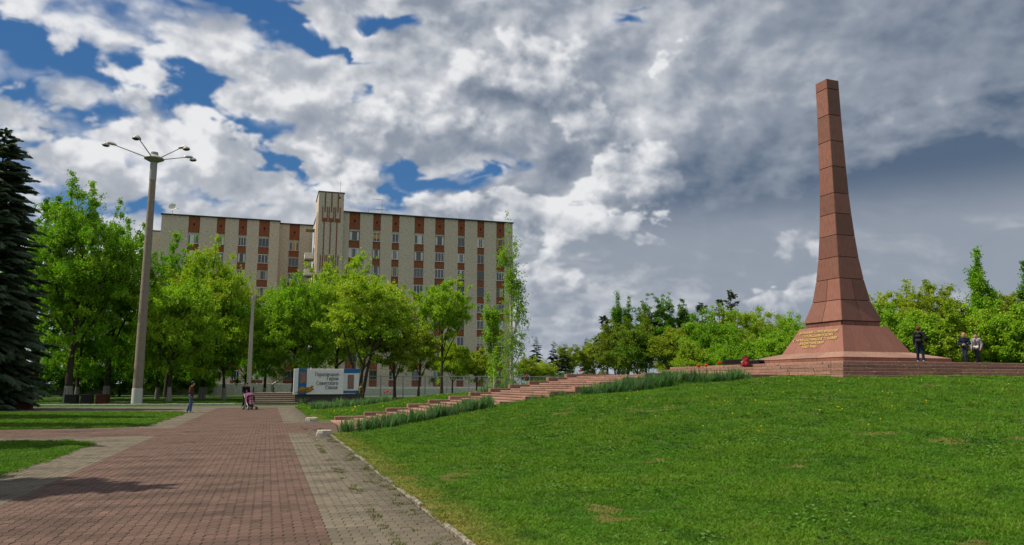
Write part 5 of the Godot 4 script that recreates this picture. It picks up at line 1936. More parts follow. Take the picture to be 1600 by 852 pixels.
func build_beds() -> void:
	var meshes := [iris_mesh(1), iris_mesh(2), iris_mesh(3), iris_mesh(4)]
	var bl := {"backlight": Color(0.35, 0.45, 0.3), "spec": 0.12}
	var leafs := [mat("iris leaf blue green", lin(0.045, 0.115, 0.034), 0.5, bl), mat("iris leaf green", lin(0.046, 0.135, 0.022), 0.5, bl), mat("iris leaf pale", lin(0.100, 0.185, 0.055), 0.6, bl)]
	# [label, group, from, to, width, count, size]
	var beds := [
		["iris clump in the bed along the lower near edge of the stairs", "irises of the lower stair bed", Vector2(2.3, -25.1), Vector2(7.45, -25.6), 0.9, 96, 0.95],
		["iris clump in the bed along the upper near edge of the stairs", "irises of the upper stair bed", Vector2(10.7, -25.3), Vector2(17.1, -24.6), 0.9, 96, 0.92],
		["iris clump in the gap between the two near stair beds", "irises between the stair beds", Vector2(8.7, -25.7), Vector2(10.3, -25.6), 0.3, 6, 0.6],
		["iris clump behind the upper far edge of the stairs", "irises behind the stairs", Vector2(9.9, -35.8), Vector2(16.0, -35.9), 0.9, 52, 0.95],
		["iris clump in the bed between the memorial wall and the stairs", "irises before the memorial wall", Vector2(2.7, -48.0), Vector2(7.6, -50.5), 2.6, 80, 1.05],
	]
	for b in beds:
		var p: Vector2 = b[2]
		var q: Vector2 = b[3]
		var side := (q - p).orthogonal().normalized()
		for i in b[5]:
			var u: float = (i + rnd(0.0, 0.9)) / b[5]
			var c: Vector2 = p.lerp(q, u) + side * rnd(-0.5, 0.5) * b[4]
			var s: float = b[6] * rnd(0.58, 1.14)
			var o := put("iris_clump", meshes[rng.randi() % 4], leafs[rng.randi() % 3], null, Vector3(c.x, ground_y(c.x, c.y) - 0.01, c.y), Basis(Vector3.UP, rnd(0, TAU)).scaled(Vector3(s, s, s)))
			tag(o, b[0], "iris", b[1])
	# two white-flowering tufts at the foot of the memorial wall
	for s in [[2.6, -62.6, "leafy green tuft at the left foot of the memorial wall"], [5.4, -62.6, "leafy green tuft under the right part of the memorial wall"]]:
		var o := put("leafy_plant", meshes[1], leafs[2], null, Vector3(s[0], 0.0, s[1]), Basis(Vector3.UP, 1.0).scaled(Vector3(1.9, 1.2, 1.9)))
		tag(o, s[2], "plant")
	# red tulips
	var red := mat("tulip red", lin(0.55, 0.016, 0.010), 0.5, {"backlight": Color(0.5, 0.1, 0.08)})
	var stem := mat("tulip stem", lin(0.08, 0.16, 0.05), 0.6)
	var fl := begin()
	for k in 6:
		var an := TAU * k / 6.0
		var d := Vector3(cos(an), 0, sin(an))
		var w := Vector3(-sin(an), 0, cos(an)) * (0.040 if k % 2 else 0.034)
		var a := d * 0.008
		var m1 := d * 0.052 + Vector3.UP * 0.035
		var m2 := d * 0.050 + Vector3.UP * 0.075
		var e := d * 0.030 + Vector3.UP * 0.11
		quad(fl, a - w * 0.3, a + w * 0.3, m1 + w, m1 - w, Vector3(0, 0.06, 0))
		quad(fl, m1 - w, m1 + w, m2 + w * 0.85, m2 - w * 0.85, Vector3(0, 0.06, 0))
		tri(fl, m2 - w * 0.85, m2 + w * 0.85, e, Vector3(0, 0.06, 0))
	var flower := fl.commit()
	var ss := begin()
	tube(ss, [Vector3.ZERO, Vector3(0.01, 0.3, 0), Vector3(0, 0.58, 0)], [0.006, 0.005, 0.005], 5)
	for k in 2:
		var an := 1.2 + k * 2.6
		var d := Vector3(cos(an), 0, sin(an))
		var w := Vector3(-sin(an), 0, cos(an)) * 0.025
		quad(ss, -w * 0.4, w * 0.4, d * 0.12 + Vector3.UP * 0.2 + w, d * 0.12 + Vector3.UP * 0.2 - w, Vector3(0, 0.1, 0) + d)
		tri(ss, d * 0.12 + Vector3.UP * 0.2 + w, d * 0.12 + Vector3.UP * 0.2 - w, d * 0.2 + Vector3.UP * 0.36, Vector3.ZERO)
	var stems := ss.commit()
	for q in [[15.15, -24.75, 0.95, "left red tulip in the upper stair bed"], [15.45, -24.7, 1.0, "right red tulip in the upper stair bed"], [15.3, -24.95, 0.9, "rear red tulip in the upper stair bed"], [7.3, -50.3, 1.2, "left red tulip in the bed before the memorial wall"], [7.65, -50.2, 1.1, "right red tulip in the bed before the memorial wall"], [7.5, -50.6, 1.25, "rear red tulip in the bed before the memorial wall"], [12.2, -35.9, 1.0, "lone red tulip behind the middle of the stairs"], [15.1, -35.9, 1.0, "lone red tulip behind the top of the stairs"], [17.0, -26.2, 1.0, "lone red tulip at the upper end of the stair bed"]]:
		var tu := thing("tulip", q[3], "tulip", Vector3(q[0], ground_y(q[0], q[1]), q[1]), rnd(0, 6))
		tu.scale = Vector3.ONE * q[2]
		put("flower", flower, red, tu, Vector3(0, 0.57, 0))
		put("stem", stems, stem, tu)


# ---------------------------------------------------------------- people
func nets(prims: Array, cell: float, blend: float, flat := 1.0) -> ArrayMesh:
	# surface nets over a smooth union of tapered capsules [from, to, radius, radius]
	var lo := Vector3.INF
	var hi := -Vector3.INF
	for p in prims:
		var rr: float = maxf(p[2], p[3]) + blend + cell * 2.0
		for v in [p[0], p[1]]:
			lo = lo.min(v - Vector3.ONE * rr)
			hi = hi.max(v + Vector3.ONE * rr)
	var nx := int((hi.x - lo.x) / cell) + 2
	var ny := int((hi.y - lo.y) / cell) + 2
	var nz := int((hi.z - lo.z) / cell) + 2
	var f := PackedFloat32Array()
	f.resize(nx * ny * nz)
	f.fill(1.0)
	for p in prims:
		var a: Vector3 = p[0]
		var b: Vector3 = p[1]
		var ra: float = p[2]
		var rb: float = p[3]
		var fz: float = p[4] if p.size() > 4 else flat
		var m := maxf(ra, rb) + blend + cell
		var l0 := (a.min(b) - Vector3.ONE * m - lo) / cell
		var l1 := (a.max(b) + Vector3.ONE * m - lo) / cell
		var ab := b - a
		ab.z /= fz
		var len2 := maxf(ab.length_squared(), 1e-8)
		for k in range(maxi(0, int(l0.z)), mini(nz - 1, int(l1.z) + 1)):
			for j in range(maxi(0, int(l0.y)), mini(ny - 1, int(l1.y) + 1)):
				var at := (k * ny + j) * nx
				for i in range(maxi(0, int(l0.x)), mini(nx - 1, int(l1.x) + 1)):
					var q := lo + Vector3(i, j, k) * cell - a
					q.z /= fz
					var t := clampf(q.dot(ab) / len2, 0.0, 1.0)
					var d := (q - ab * t).length() - lerpf(ra, rb, t)
					var e := f[at + i]
					var h := maxf(blend - absf(d - e), 0.0) / blend
					f[at + i] = minf(d, e) - h * h * blend * 0.25
	var ids := {}
	var st := begin()
	var sxy := nx * ny
	var count := 0
	var corner := [0, 1, nx, nx + 1, sxy, sxy + 1, sxy + nx, sxy + nx + 1]
	for k in nz - 1:
		for j in ny - 1:
			for i in nx - 1:
				var at := (k * ny + j) * nx + i
				var v0 := f[at]
				if v0 > cell * 3.0 or v0 < -cell * 3.0:
					continue
				var inside := 0
				for c in 8:
					if f[at + corner[c]] < 0.0:
						inside += 1
				if inside == 0 or inside == 8:
					continue
				var s := Vector3.ZERO
				var n := 0
				for e in [[0, 1], [2, 3], [4, 5], [6, 7], [0, 2], [1, 3], [4, 6], [5, 7], [0, 4], [1, 5], [2, 6], [3, 7]]:
					var p: float = f[at + corner[e[0]]]
					var q: float = f[at + corner[e[1]]]
					if (p < 0.0) != (q < 0.0):
						var t := p / (p - q)
						var ca := Vector3(e[0] & 1, (e[0] >> 1) & 1, e[0] >> 2)
						var cb := Vector3(e[1] & 1, (e[1] >> 1) & 1, e[1] >> 2)
						s += ca.lerp(cb, t)
						n += 1
				ids[at] = count
				count += 1
				st.add_vertex(lo + (Vector3(i, j, k) + s / n) * cell)
	for at in ids:
		var v := f[at]
		for ax in 3:
			var step: int = [1, nx, sxy][ax]
			var w := f[at + step]
			if (v < 0.0) == (w < 0.0):
				continue
			var s1: int = [nx, sxy, 1][ax]
			var s2: int = [sxy, 1, nx][ax]
			if not (ids.has(at - s1) and ids.has(at - s2) and ids.has(at - s1 - s2)):
				continue
			var q := [ids[at], ids[at - s1], ids[at - s1 - s2], ids[at - s2]]
			if v < 0.0:
				q.reverse()
			for t in [q[0], q[1], q[2], q[0], q[2], q[3]]:
				st.add_index(t)
	st.generate_normals()
	return st.commit()


var hand_cache := {}


func hand(side: int, curl: float) -> ArrayMesh:
	# wrist at the origin, fingers towards -y, palm towards -x * side
	var key := "%d_%.1f" % [side, curl]
	if hand_cache.has(key):
		return hand_cache[key]
	var p: Array = []
	for k in 4:
		var z := -0.027 + 0.018 * k
		p.append([Vector3(0, -0.01, z * 0.6), Vector3(0, -0.082, z), 0.014, 0.0115])
		var l: float = [0.060, 0.074, 0.080, 0.070][k]
		var at := Vector3(0, -0.086, z)
		var ang := 0.25 * curl
		for s in 3:
			var seg: float = l * [0.46, 0.31, 0.26][s]
			var to := at + Vector3(-side * sin(ang), -cos(ang), (z * 0.15) * 0.3) * seg
			p.append([at, to, 0.0095 - 0.001 * s, 0.0088 - 0.001 * s])
			at = to
			ang += 0.62 * curl
	var th := Vector3(-side * 0.006, -0.022, 0.024)
	var t1 := th + Vector3(-side * 0.014, -0.026, 0.024)
	var t2 := t1 + Vector3(-side * 0.014, -0.026, 0.008)
	p.append([Vector3(0, -0.012, 0.012), th, 0.016, 0.0135])
	p.append([th, t1, 0.0125, 0.0105])
	p.append([t1, t2, 0.0105, 0.0085])
	hand_cache[key] = nets(p, 0.0055, 0.008)
	return hand_cache[key]


var head_cache: ArrayMesh


func head_mesh() -> ArrayMesh:
	# centre of the skull at the origin, face towards +z
	if head_cache == null:
		var p := [
			[Vector3(0, 0.035, -0.012), Vector3(0, 0.02, 0.0), 0.083, 0.080], [Vector3(0, 0.03, -0.035), Vector3(0, 0.0, -0.04), 0.072, 0.066],
			[Vector3(-0.025, -0.04, 0.035), Vector3(0.025, -0.04, 0.035), 0.050, 0.050], [Vector3(0, -0.085, 0.055), Vector3(0, -0.095, 0.06), 0.026, 0.020],
			[Vector3(0, 0.005, 0.085), Vector3(0, -0.028, 0.104), 0.010, 0.014], [Vector3(-0.035, 0.022, 0.072), Vector3(0.035, 0.022, 0.072), 0.014, 0.014],
			[Vector3(-0.020, -0.062, 0.080), Vector3(0.020, -0.062, 0.080), 0.010, 0.010], [Vector3(-0.046, -0.02, 0.058), Vector3(-0.04, -0.03, 0.058), 0.024, 0.020], [Vector3(0.046, -0.02, 0.058), Vector3(0.04, -0.03, 0.058), 0.024, 0.020],
			[Vector3(-0.080, 0.01, -0.008), Vector3(-0.078, -0.03, -0.002), 0.017, 0.012], [Vector3(0.080, 0.01, -0.008), Vector3(0.078, -0.03, -0.002), 0.017, 0.012],
			[Vector3(-0.05, -0.06, 0.0), Vector3(-0.02, -0.09, 0.045), 0.025, 0.022], [Vector3(0.05, -0.06, 0.0), Vector3(0.02, -0.09, 0.045), 0.025, 0.022],
		]
		head_cache = nets(p, 0.008, 0.018)
	return head_cache


func figure(label: String, at: Vector3, turn: float, size: float, joints: Dictionary, cols: Dictionary, extra := {}) -> Node3D:
	var j := {
		"pelvis": Vector3(0, 0.95, 0), "waist": Vector3(0, 1.10, 0.0), "chest": Vector3(0, 1.31, 0.0), "neck": Vector3(0, 1.47, -0.005), "head": Vector3(0, 1.635, 0.02),
		"sl": Vector3(0.185, 1.415, -0.01), "sr": Vector3(-0.185, 1.415, -0.01), "el": Vector3(0.225, 1.13, -0.03), "er": Vector3(-0.225, 1.13, -0.03),
		"wl": Vector3(0.22, 0.89, 0.06), "wr": Vector3(-0.22, 0.89, 0.06), "hl": Vector3(0.088, 0.93, 0), "hr": Vector3(-0.088, 0.93, 0),
		"kl": Vector3(0.10, 0.50, 0.025), "kr": Vector3(-0.10, 0.50, 0.025), "al": Vector3(0.11, 0.085, -0.02), "ar": Vector3(-0.11, 0.085, -0.02),
		"look": Vector3(0, 0, 1), "tl": Vector3(0.02, 0, 1), "tr": Vector3(-0.02, 0, 1),
	}
	j.merge(joints, true)
	var t := thing("person", label, "person", at, turn)
	t.scale = Vector3.ONE * size
	var look: Vector3 = j.look.normalized()
	var hb := Basis.looking_at(-look, Vector3.UP)
	var hs: float = extra.get("head", 1.0)
	# the whole body as one surface
	var p := [
		[j.hl, j.hr, 0.105, 0.105, 0.85], [j.pelvis, j.waist, 0.125, 0.115, 0.78], [j.waist, j.chest, 0.115, 0.125, 0.78], [j.chest + Vector3(0.07, 0.02, 0), j.chest - Vector3(0.07, -0.02, 0), 0.11, 0.11, 0.85],
		[j.chest, j.neck, 0.09, 0.055], [j.neck, j.head - look * 0.02, 0.050, 0.050], [j.sl, j.sr, 0.060, 0.060],
	]
	for s in ["l", "r"]:
		p.append([j["s" + s], j["e" + s], 0.050, 0.040])
		p.append([j["e" + s], j["w" + s], 0.038, 0.026])
		p.append([j["h" + s], j["k" + s], 0.078, 0.052])
		p.append([j["k" + s], j["a" + s], 0.050, 0.036])
	var body := begin()
	body.append_from(nets(p, 0.018, 0.05), 0, Transform3D.IDENTITY)
	body.append_from(head_mesh(), 0, Transform3D(hb.scaled(Vector3.ONE * hs), j.head))
	for s in [["l", 1], ["r", -1]]:
		var dir: Vector3 = (j["w" + s[0]] - j["e" + s[0]]).normalized()
		var yb := -dir
		var xb: Vector3 = Vector3(s[1], 0, 0.2).slide(yb).normalized()
		var zb := xb.cross(yb)
		body.append_from(hand(s[1], extra.get("curl", 0.8)), 0, Transform3D(Basis(xb, yb, zb), j["w" + s[0]]))
	put("body", body.commit(), mat("skin", lin(0.42, 0.235, 0.165), 0.6), t)
	# trousers
	var tp := [[j.hl + Vector3(0, 0.05, 0), j.hr + Vector3(0, 0.05, 0), 0.118, 0.118, 0.85]]
	for s in ["l", "r"]:
		tp.append([j["h" + s], j["k" + s], 0.095, 0.072])
		tp.append([j["k" + s], j["a" + s] + Vector3(0, 0.005, 0), 0.070, 0.062])
	put("trousers", nets(tp, 0.017, 0.035), cols.legs, t)
	# jacket
	var jp := [[j.pelvis + Vector3(0.05, 0.0, 0), j.pelvis - Vector3(0.05, 0.0, 0), 0.125, 0.125, 0.85], [j.pelvis, j.waist, 0.142, 0.135, 0.82], [j.waist, j.chest, 0.135, 0.142, 0.82], [j.chest + Vector3(0.07, 0.03, 0), j.chest + Vector3(-0.07, 0.03, 0), 0.122, 0.122, 0.9], [j.sl, j.sr, 0.078, 0.078], [j.chest, j.neck - Vector3(0, 0.02, 0), 0.10, 0.072]]
	for s in ["l", "r"]:
		jp.append([j["s" + s], j["e" + s], 0.072, 0.062])
		jp.append([j["e" + s], j["e" + s].lerp(j["w" + s], 0.93), 0.060, 0.048])
	put(extra.get("top_name", "jacket"), nets(jp, 0.017, 0.04), cols.top, t)
	# shoes
	for s in ["l", "r"]:
		var a: Vector3 = j["a" + s]
		var toe: Vector3 = j["t" + s].normalized()
		put("shoe", nets([[a - toe * 0.045 + Vector3(0, -0.04, 0), a + toe * 0.10 + Vector3(0, -0.05, 0), 0.044, 0.040], [a + toe * 0.05 + Vector3(0, -0.045, 0), a + toe * 0.155 + Vector3(0, -0.055, 0), 0.042, 0.032], [a, a - Vector3(0, 0.04, 0), 0.042, 0.045]], 0.012, 0.02), cols.shoes, t)
	# hair and eyes
	var hp := [[Vector3(0, 0.05, -0.02), Vector3(0, 0.035, -0.03), 0.086, 0.086], [Vector3(0, 0.02, -0.05), Vector3(0, -0.05, -0.055), 0.072, 0.05], [Vector3(-0.05, 0.06, 0.035), Vector3(0.05, 0.065, 0.035), 0.036, 0.036], [Vector3(-0.07, 0.02, -0.015), Vector3(-0.07, -0.01, -0.02), 0.024, 0.02], [Vector3(0.07, 0.02, -0.015), Vector3(0.07, -0.01, -0.02), 0.024, 0.02]]
	put("hair", nets(hp, 0.012, 0.02), cols.hair, t, j.head, hb.scaled(Vector3.ONE * hs))
	var ey := begin()
	for s in [-1, 1]:
		lathe(ey, [Vector2(0, -0.011), Vector2(0.009, -0.006), Vector2(0.012, 0), Vector2(0.009, 0.006), Vector2(0, 0.011)], 8, Vector3(s * 0.033, 0.002, 0.079))
	put("eyes", ey.commit(), mat("eye dark", lin(0.03, 0.022, 0.018), 0.3), t, j.head, hb.scaled(Vector3.ONE * hs))
	return t


func cloth(called: String, c: Color) -> StandardMaterial3D:
	return mat(called, c, 0.95, {"grain": [0.75, 1.15, 0.25, 4, 0.03], "spec": 0.2})


func camera_turn(p: Vector3, extra_deg: float) -> float:
	# turn that faces the camera, plus so many degrees to the person's left
	return atan2(-p.x, -p.z) + deg_to_rad(extra_deg)


func build_people() -> void:
	var black := cloth("black cloth", lin(0.014, 0.014, 0.017))
	var navy := cloth("navy cloth", lin(0.012, 0.020, 0.045))
	var navy2 := cloth("dark blue grey trousers", lin(0.022, 0.026, 0.040))
	var jeans := cloth("blue jeans", lin(0.055, 0.095, 0.185))
	var brown := cloth("red brown jacket", lin(0.095, 0.036, 0.026))
	var grey := cloth("grey hoodie", lin(0.24, 0.24, 0.27))
	var whitec := cloth("white cloth", lin(0.60, 0.60, 0.62))
	var violet := cloth("lilac shirt", lin(0.21, 0.17, 0.32))
	var shoe_w := mat("pale shoe", lin(0.45, 0.44, 0.42), 0.6)
	var shoe_d := mat("dark shoe", lin(0.05, 0.05, 0.06), 0.6)
	var shoe_g := mat("grey shoe", lin(0.22, 0.22, 0.24), 0.6)
	var hair_b := mat("brown hair", lin(0.045, 0.024, 0.014), 0.7)
	var hair_r := mat("red brown hair", lin(0.10, 0.035, 0.018), 0.7)
	var hair_f := mat("fair hair", lin(0.30, 0.17, 0.075), 0.7)
	var hair_k := mat("dark hair", lin(0.018, 0.013, 0.012), 0.7)
	# man by the far lawn, facing right
	var p := Vector3(-4.17, 0.0, -47.1)
	var man := figure("man in a dark red-brown jacket, cap and jeans standing beside the far lawn", p, PI / 2 + 0.1, 1.0, {
		"head": Vector3(0, 1.625, 0.07), "neck": Vector3(0, 1.47, 0.03), "chest": Vector3(0, 1.31, -0.01), "waist": Vector3(0, 1.10, 0.01), "wl": Vector3(0.20, 0.97, 0.12), "wr": Vector3(-0.20, 0.97, 0.12), "el": Vector3(0.26, 1.14, -0.09), "er": Vector3(-0.26, 1.14, -0.09),
		"kl": Vector3(0.10, 0.50, -0.02), "kr": Vector3(-0.10, 0.50, 0.03), "al": Vector3(0.11, 0.085, -0.16), "ar": Vector3(-0.11, 0.085, 0.0)},
		{"top": brown, "legs": jeans, "shoes": shoe_w, "hair": hair_k})
	put("cap", nets([[Vector3(0, 0.06, -0.01), Vector3(0, 0.05, -0.02), 0.096, 0.096], [Vector3(-0.04, 0.055, 0.09), Vector3(0.04, 0.055, 0.09), 0.022, 0.022], [Vector3(-0.03, 0.05, 0.13), Vector3(0.03, 0.05, 0.13), 0.014, 0.014]], 0.012, 0.02), hair_k, man, Vector3(0, 1.635, 0.07))
	# grown-up with the pram, walking towards the viewer
	p = Vector3(-1.36, 0.004, -52.2)
	var fwd := camera_turn(p, 22.0)
	var mum := figure("grown-up in an open black jacket and lilac shirt pushing the pink pram", p, fwd, 0.98, {
		"head": Vector3(0, 1.61, 0.08), "look": Vector3(0.05, -0.35, 1), "neck": Vector3(0, 1.465, 0.03), "el": Vector3(0.23, 1.14, 0.02), "er": Vector3(-0.23, 1.14, 0.02), "wl": Vector3(0.20, 1.00, 0.26), "wr": Vector3(-0.20, 1.00, 0.26),
		"kl": Vector3(0.09, 0.50, 0.12), "al": Vector3(0.09, 0.085, 0.20), "kr": Vector3(-0.09, 0.49, -0.04), "ar": Vector3(-0.09, 0.11, -0.24)},
		{"top": black, "legs": navy2, "shoes": shoe_w, "hair": hair_k}, {"curl": 1.5})
	put("shirt", nets([[Vector3(0, 0.98, 0.085), Vector3(0, 1.40, 0.075), 0.075, 0.05, 0.7]], 0.015, 0.03), violet, mum)
	build_pram(p + Vector3(sin(fwd), 0, cos(fwd)) * 0.72, fwd)
	# boy in black, seen from behind
	p = Vector3(25.60, PLAZA, -24.74)
	var boy := figure("boy in a hooded black jacket seen from behind, looking up at the obelisk", p, camera_turn(p, 168.0), 0.825, {
		"head": Vector3(0.0, 1.66, -0.02), "look": Vector3(0.1, 0.45, 1), "wr": Vector3(-0.25, 1.02, 0.16), "er": Vector3(-0.34, 1.16, -0.12), "wl": Vector3(0.24, 0.88, 0.06), "kl": Vector3(0.10, 0.5, 0.03), "al": Vector3(0.12, 0.085, 0.02), "kr": Vector3(-0.12, 0.5, 0.02), "ar": Vector3(-0.16, 0.085, -0.08)},
		{"top": black, "legs": navy, "shoes": shoe_g, "hair": hair_r}, {"head": 1.14})
	put("hood", nets([[Vector3(-0.07, 1.44, -0.10), Vector3(0.07, 1.44, -0.10), 0.055, 0.055], [Vector3(0, 1.40, -0.14), Vector3(0, 1.30, -0.15), 0.055, 0.03]], 0.015, 0.03), black, boy)
	put("backpack", nets([[Vector3(-0.06, 1.28, -0.18), Vector3(0.06, 1.28, -0.18), 0.08, 0.08], [Vector3(-0.07, 1.06, -0.19), Vector3(0.07, 1.06, -0.19), 0.085, 0.085]], 0.016, 0.05), cloth("charcoal backpack", lin(0.03, 0.031, 0.035)), boy)
	# two boys walking side by side
	p = Vector3(30.40, PLAZA, -26.84)
	var b2 := figure("fair-haired boy in a navy jacket holding something yellow in both hands", p, camera_turn(p, -8.0), 0.815, {
		"head": Vector3(0, 1.63, 0.06), "look": Vector3(-0.05, -0.30, 1), "el": Vector3(0.27, 1.15, 0.0), "er": Vector3(-0.27, 1.15, 0.0), "wl": Vector3(0.085, 1.09, 0.235), "wr": Vector3(-0.075, 1.10, 0.235),
		"kl": Vector3(0.03, 0.50, 0.07), "al": Vector3(0.01, 0.085, 0.06), "kr": Vector3(-0.07, 0.50, 0.02), "ar": Vector3(-0.09, 0.10, -0.12)},
		{"top": navy, "legs": navy2, "shoes": shoe_g, "hair": hair_f}, {"head": 1.14, "curl": 1.6})
	var wrap := put("yellow_packet", nets([[Vector3(-0.03, 1.07, 0.30), Vector3(0.02, 1.12, 0.31), 0.032, 0.028]], 0.012, 0.02), mat("yellow packet", lin(0.50, 0.48, 0.08), 0.6), null, p, Basis(Vector3.UP, camera_turn(p, -8.0)).scaled(Vector3.ONE * 0.815))
	tag(wrap, "small yellow packet held by the fair-haired boy in navy", "packet")
	put("collar", nets([[Vector3(-0.06, 1.47, 0.02), Vector3(0.06, 1.47, 0.02), 0.045, 0.045]], 0.014, 0.03), navy, b2)
	p = Vector3(30.95, PLAZA, -26.69)
	var b3 := figure("dark-haired boy in a grey hoodie striding to the left", p, camera_turn(p, -28.0), 0.80, {
		"head": Vector3(0, 1.64, 0.03), "look": Vector3(0.35, -0.05, 1), "el": Vector3(0.25, 1.14, -0.08), "er": Vector3(-0.25, 1.14, 0.0), "wl": Vector3(0.24, 0.90, 0.04), "wr": Vector3(-0.24, 0.90, 0.08),
		"kl": Vector3(0.08, 0.50, 0.16), "al": Vector3(0.08, 0.085, 0.26), "kr": Vector3(-0.08, 0.50, -0.06), "ar": Vector3(-0.08, 0.12, -0.30)},
		{"top": grey, "legs": navy2, "shoes": shoe_g, "hair": hair_k}, {"head": 1.14, "top_name": "hoodie"})
	put("shirt_hem", nets([[Vector3(-0.05, 0.98, 0.03), Vector3(0.05, 0.98, 0.03), 0.118, 0.118, 0.85]], 0.016, 0.03), whitec, b3)
	put("vest", nets([[Vector3(0, 1.12, 0.055), Vector3(0, 1.36, 0.055), 0.10, 0.09, 0.8]], 0.016, 0.03), cloth("dark grey vest", lin(0.06, 0.06, 0.065)), b3)
	put("hood", nets([[Vector3(-0.08, 1.47, -0.03), Vector3(0.08, 1.47, -0.03), 0.058, 0.058]], 0.015, 0.03), whitec, b3)
	put("shoulder_bag", nets([[Vector3(-0.30, 1.05, -0.02), Vector3(-0.30, 0.92, -0.02), 0.10, 0.09, 0.6]], 0.016, 0.03), cloth("grey bag", lin(0.15, 0.15, 0.16)), b3)
	# person in mottled clothes by the memorial wall
	p = Vector3(7.15, 0.05, -63.0)
	var camo := mat("mottled green clothes", lin(0.13, 0.125, 0.055), 0.95, {"grain": [0.25, 1.7, 0.55, 3, 0.035]})
	var b4 := figure("person in mottled green and brown clothes at the right end of the memorial wall", p, camera_turn(p, 130.0), 0.93, {
		"head": Vector3(0, 1.60, 0.10), "look": Vector3(0.2, -0.5, 1), "neck": Vector3(0, 1.46, 0.05), "el": Vector3(0.25, 1.14, 0.06), "er": Vector3(-0.25, 1.14, 0.06), "wl": Vector3(0.17, 0.98, 0.25), "wr": Vector3(-0.17, 0.98, 0.25)},
		{"top": camo, "legs": cloth("dark olive trousers", lin(0.045, 0.043, 0.022)), "shoes": shoe_d, "hair": hair_b})
	put("belt", nets([[Vector3(-0.06, 1.0, 0), Vector3(0.06, 1.0, 0), 0.135, 0.135, 0.85]], 0.016, 0.02), black, b4)
	var bag := put("teal_bag", nets([[Vector3(-0.14, 0.16, 0), Vector3(0.14, 0.16, 0), 0.13, 0.13], [Vector3(-0.1, 0.32, 0), Vector3(0.1, 0.32, 0), 0.05, 0.05]], 0.02, 0.08), cloth("teal bag", lin(0.012, 0.10, 0.085)), null, Vector3(7.55, 0.05, -62.8))
	tag(bag, "teal bag on the ground at the right end of the memorial wall", "bag")
	build_bits()


func wheel(r: float, w: float) -> ArrayMesh:
	var st := begin()
	lathe(st, [Vector2(r * 0.72, -w / 2), Vector2(r * 0.95, -w / 2), Vector2(r, -w / 4), Vector2(r, w / 4), Vector2(r * 0.95, w / 2), Vector2(r * 0.72, w / 2), Vector2(r * 0.70, 0), Vector2(r * 0.72, -w / 2)], 18, Vector3.ZERO, Basis(Vector3.BACK, PI / 2))
	return st.commit()


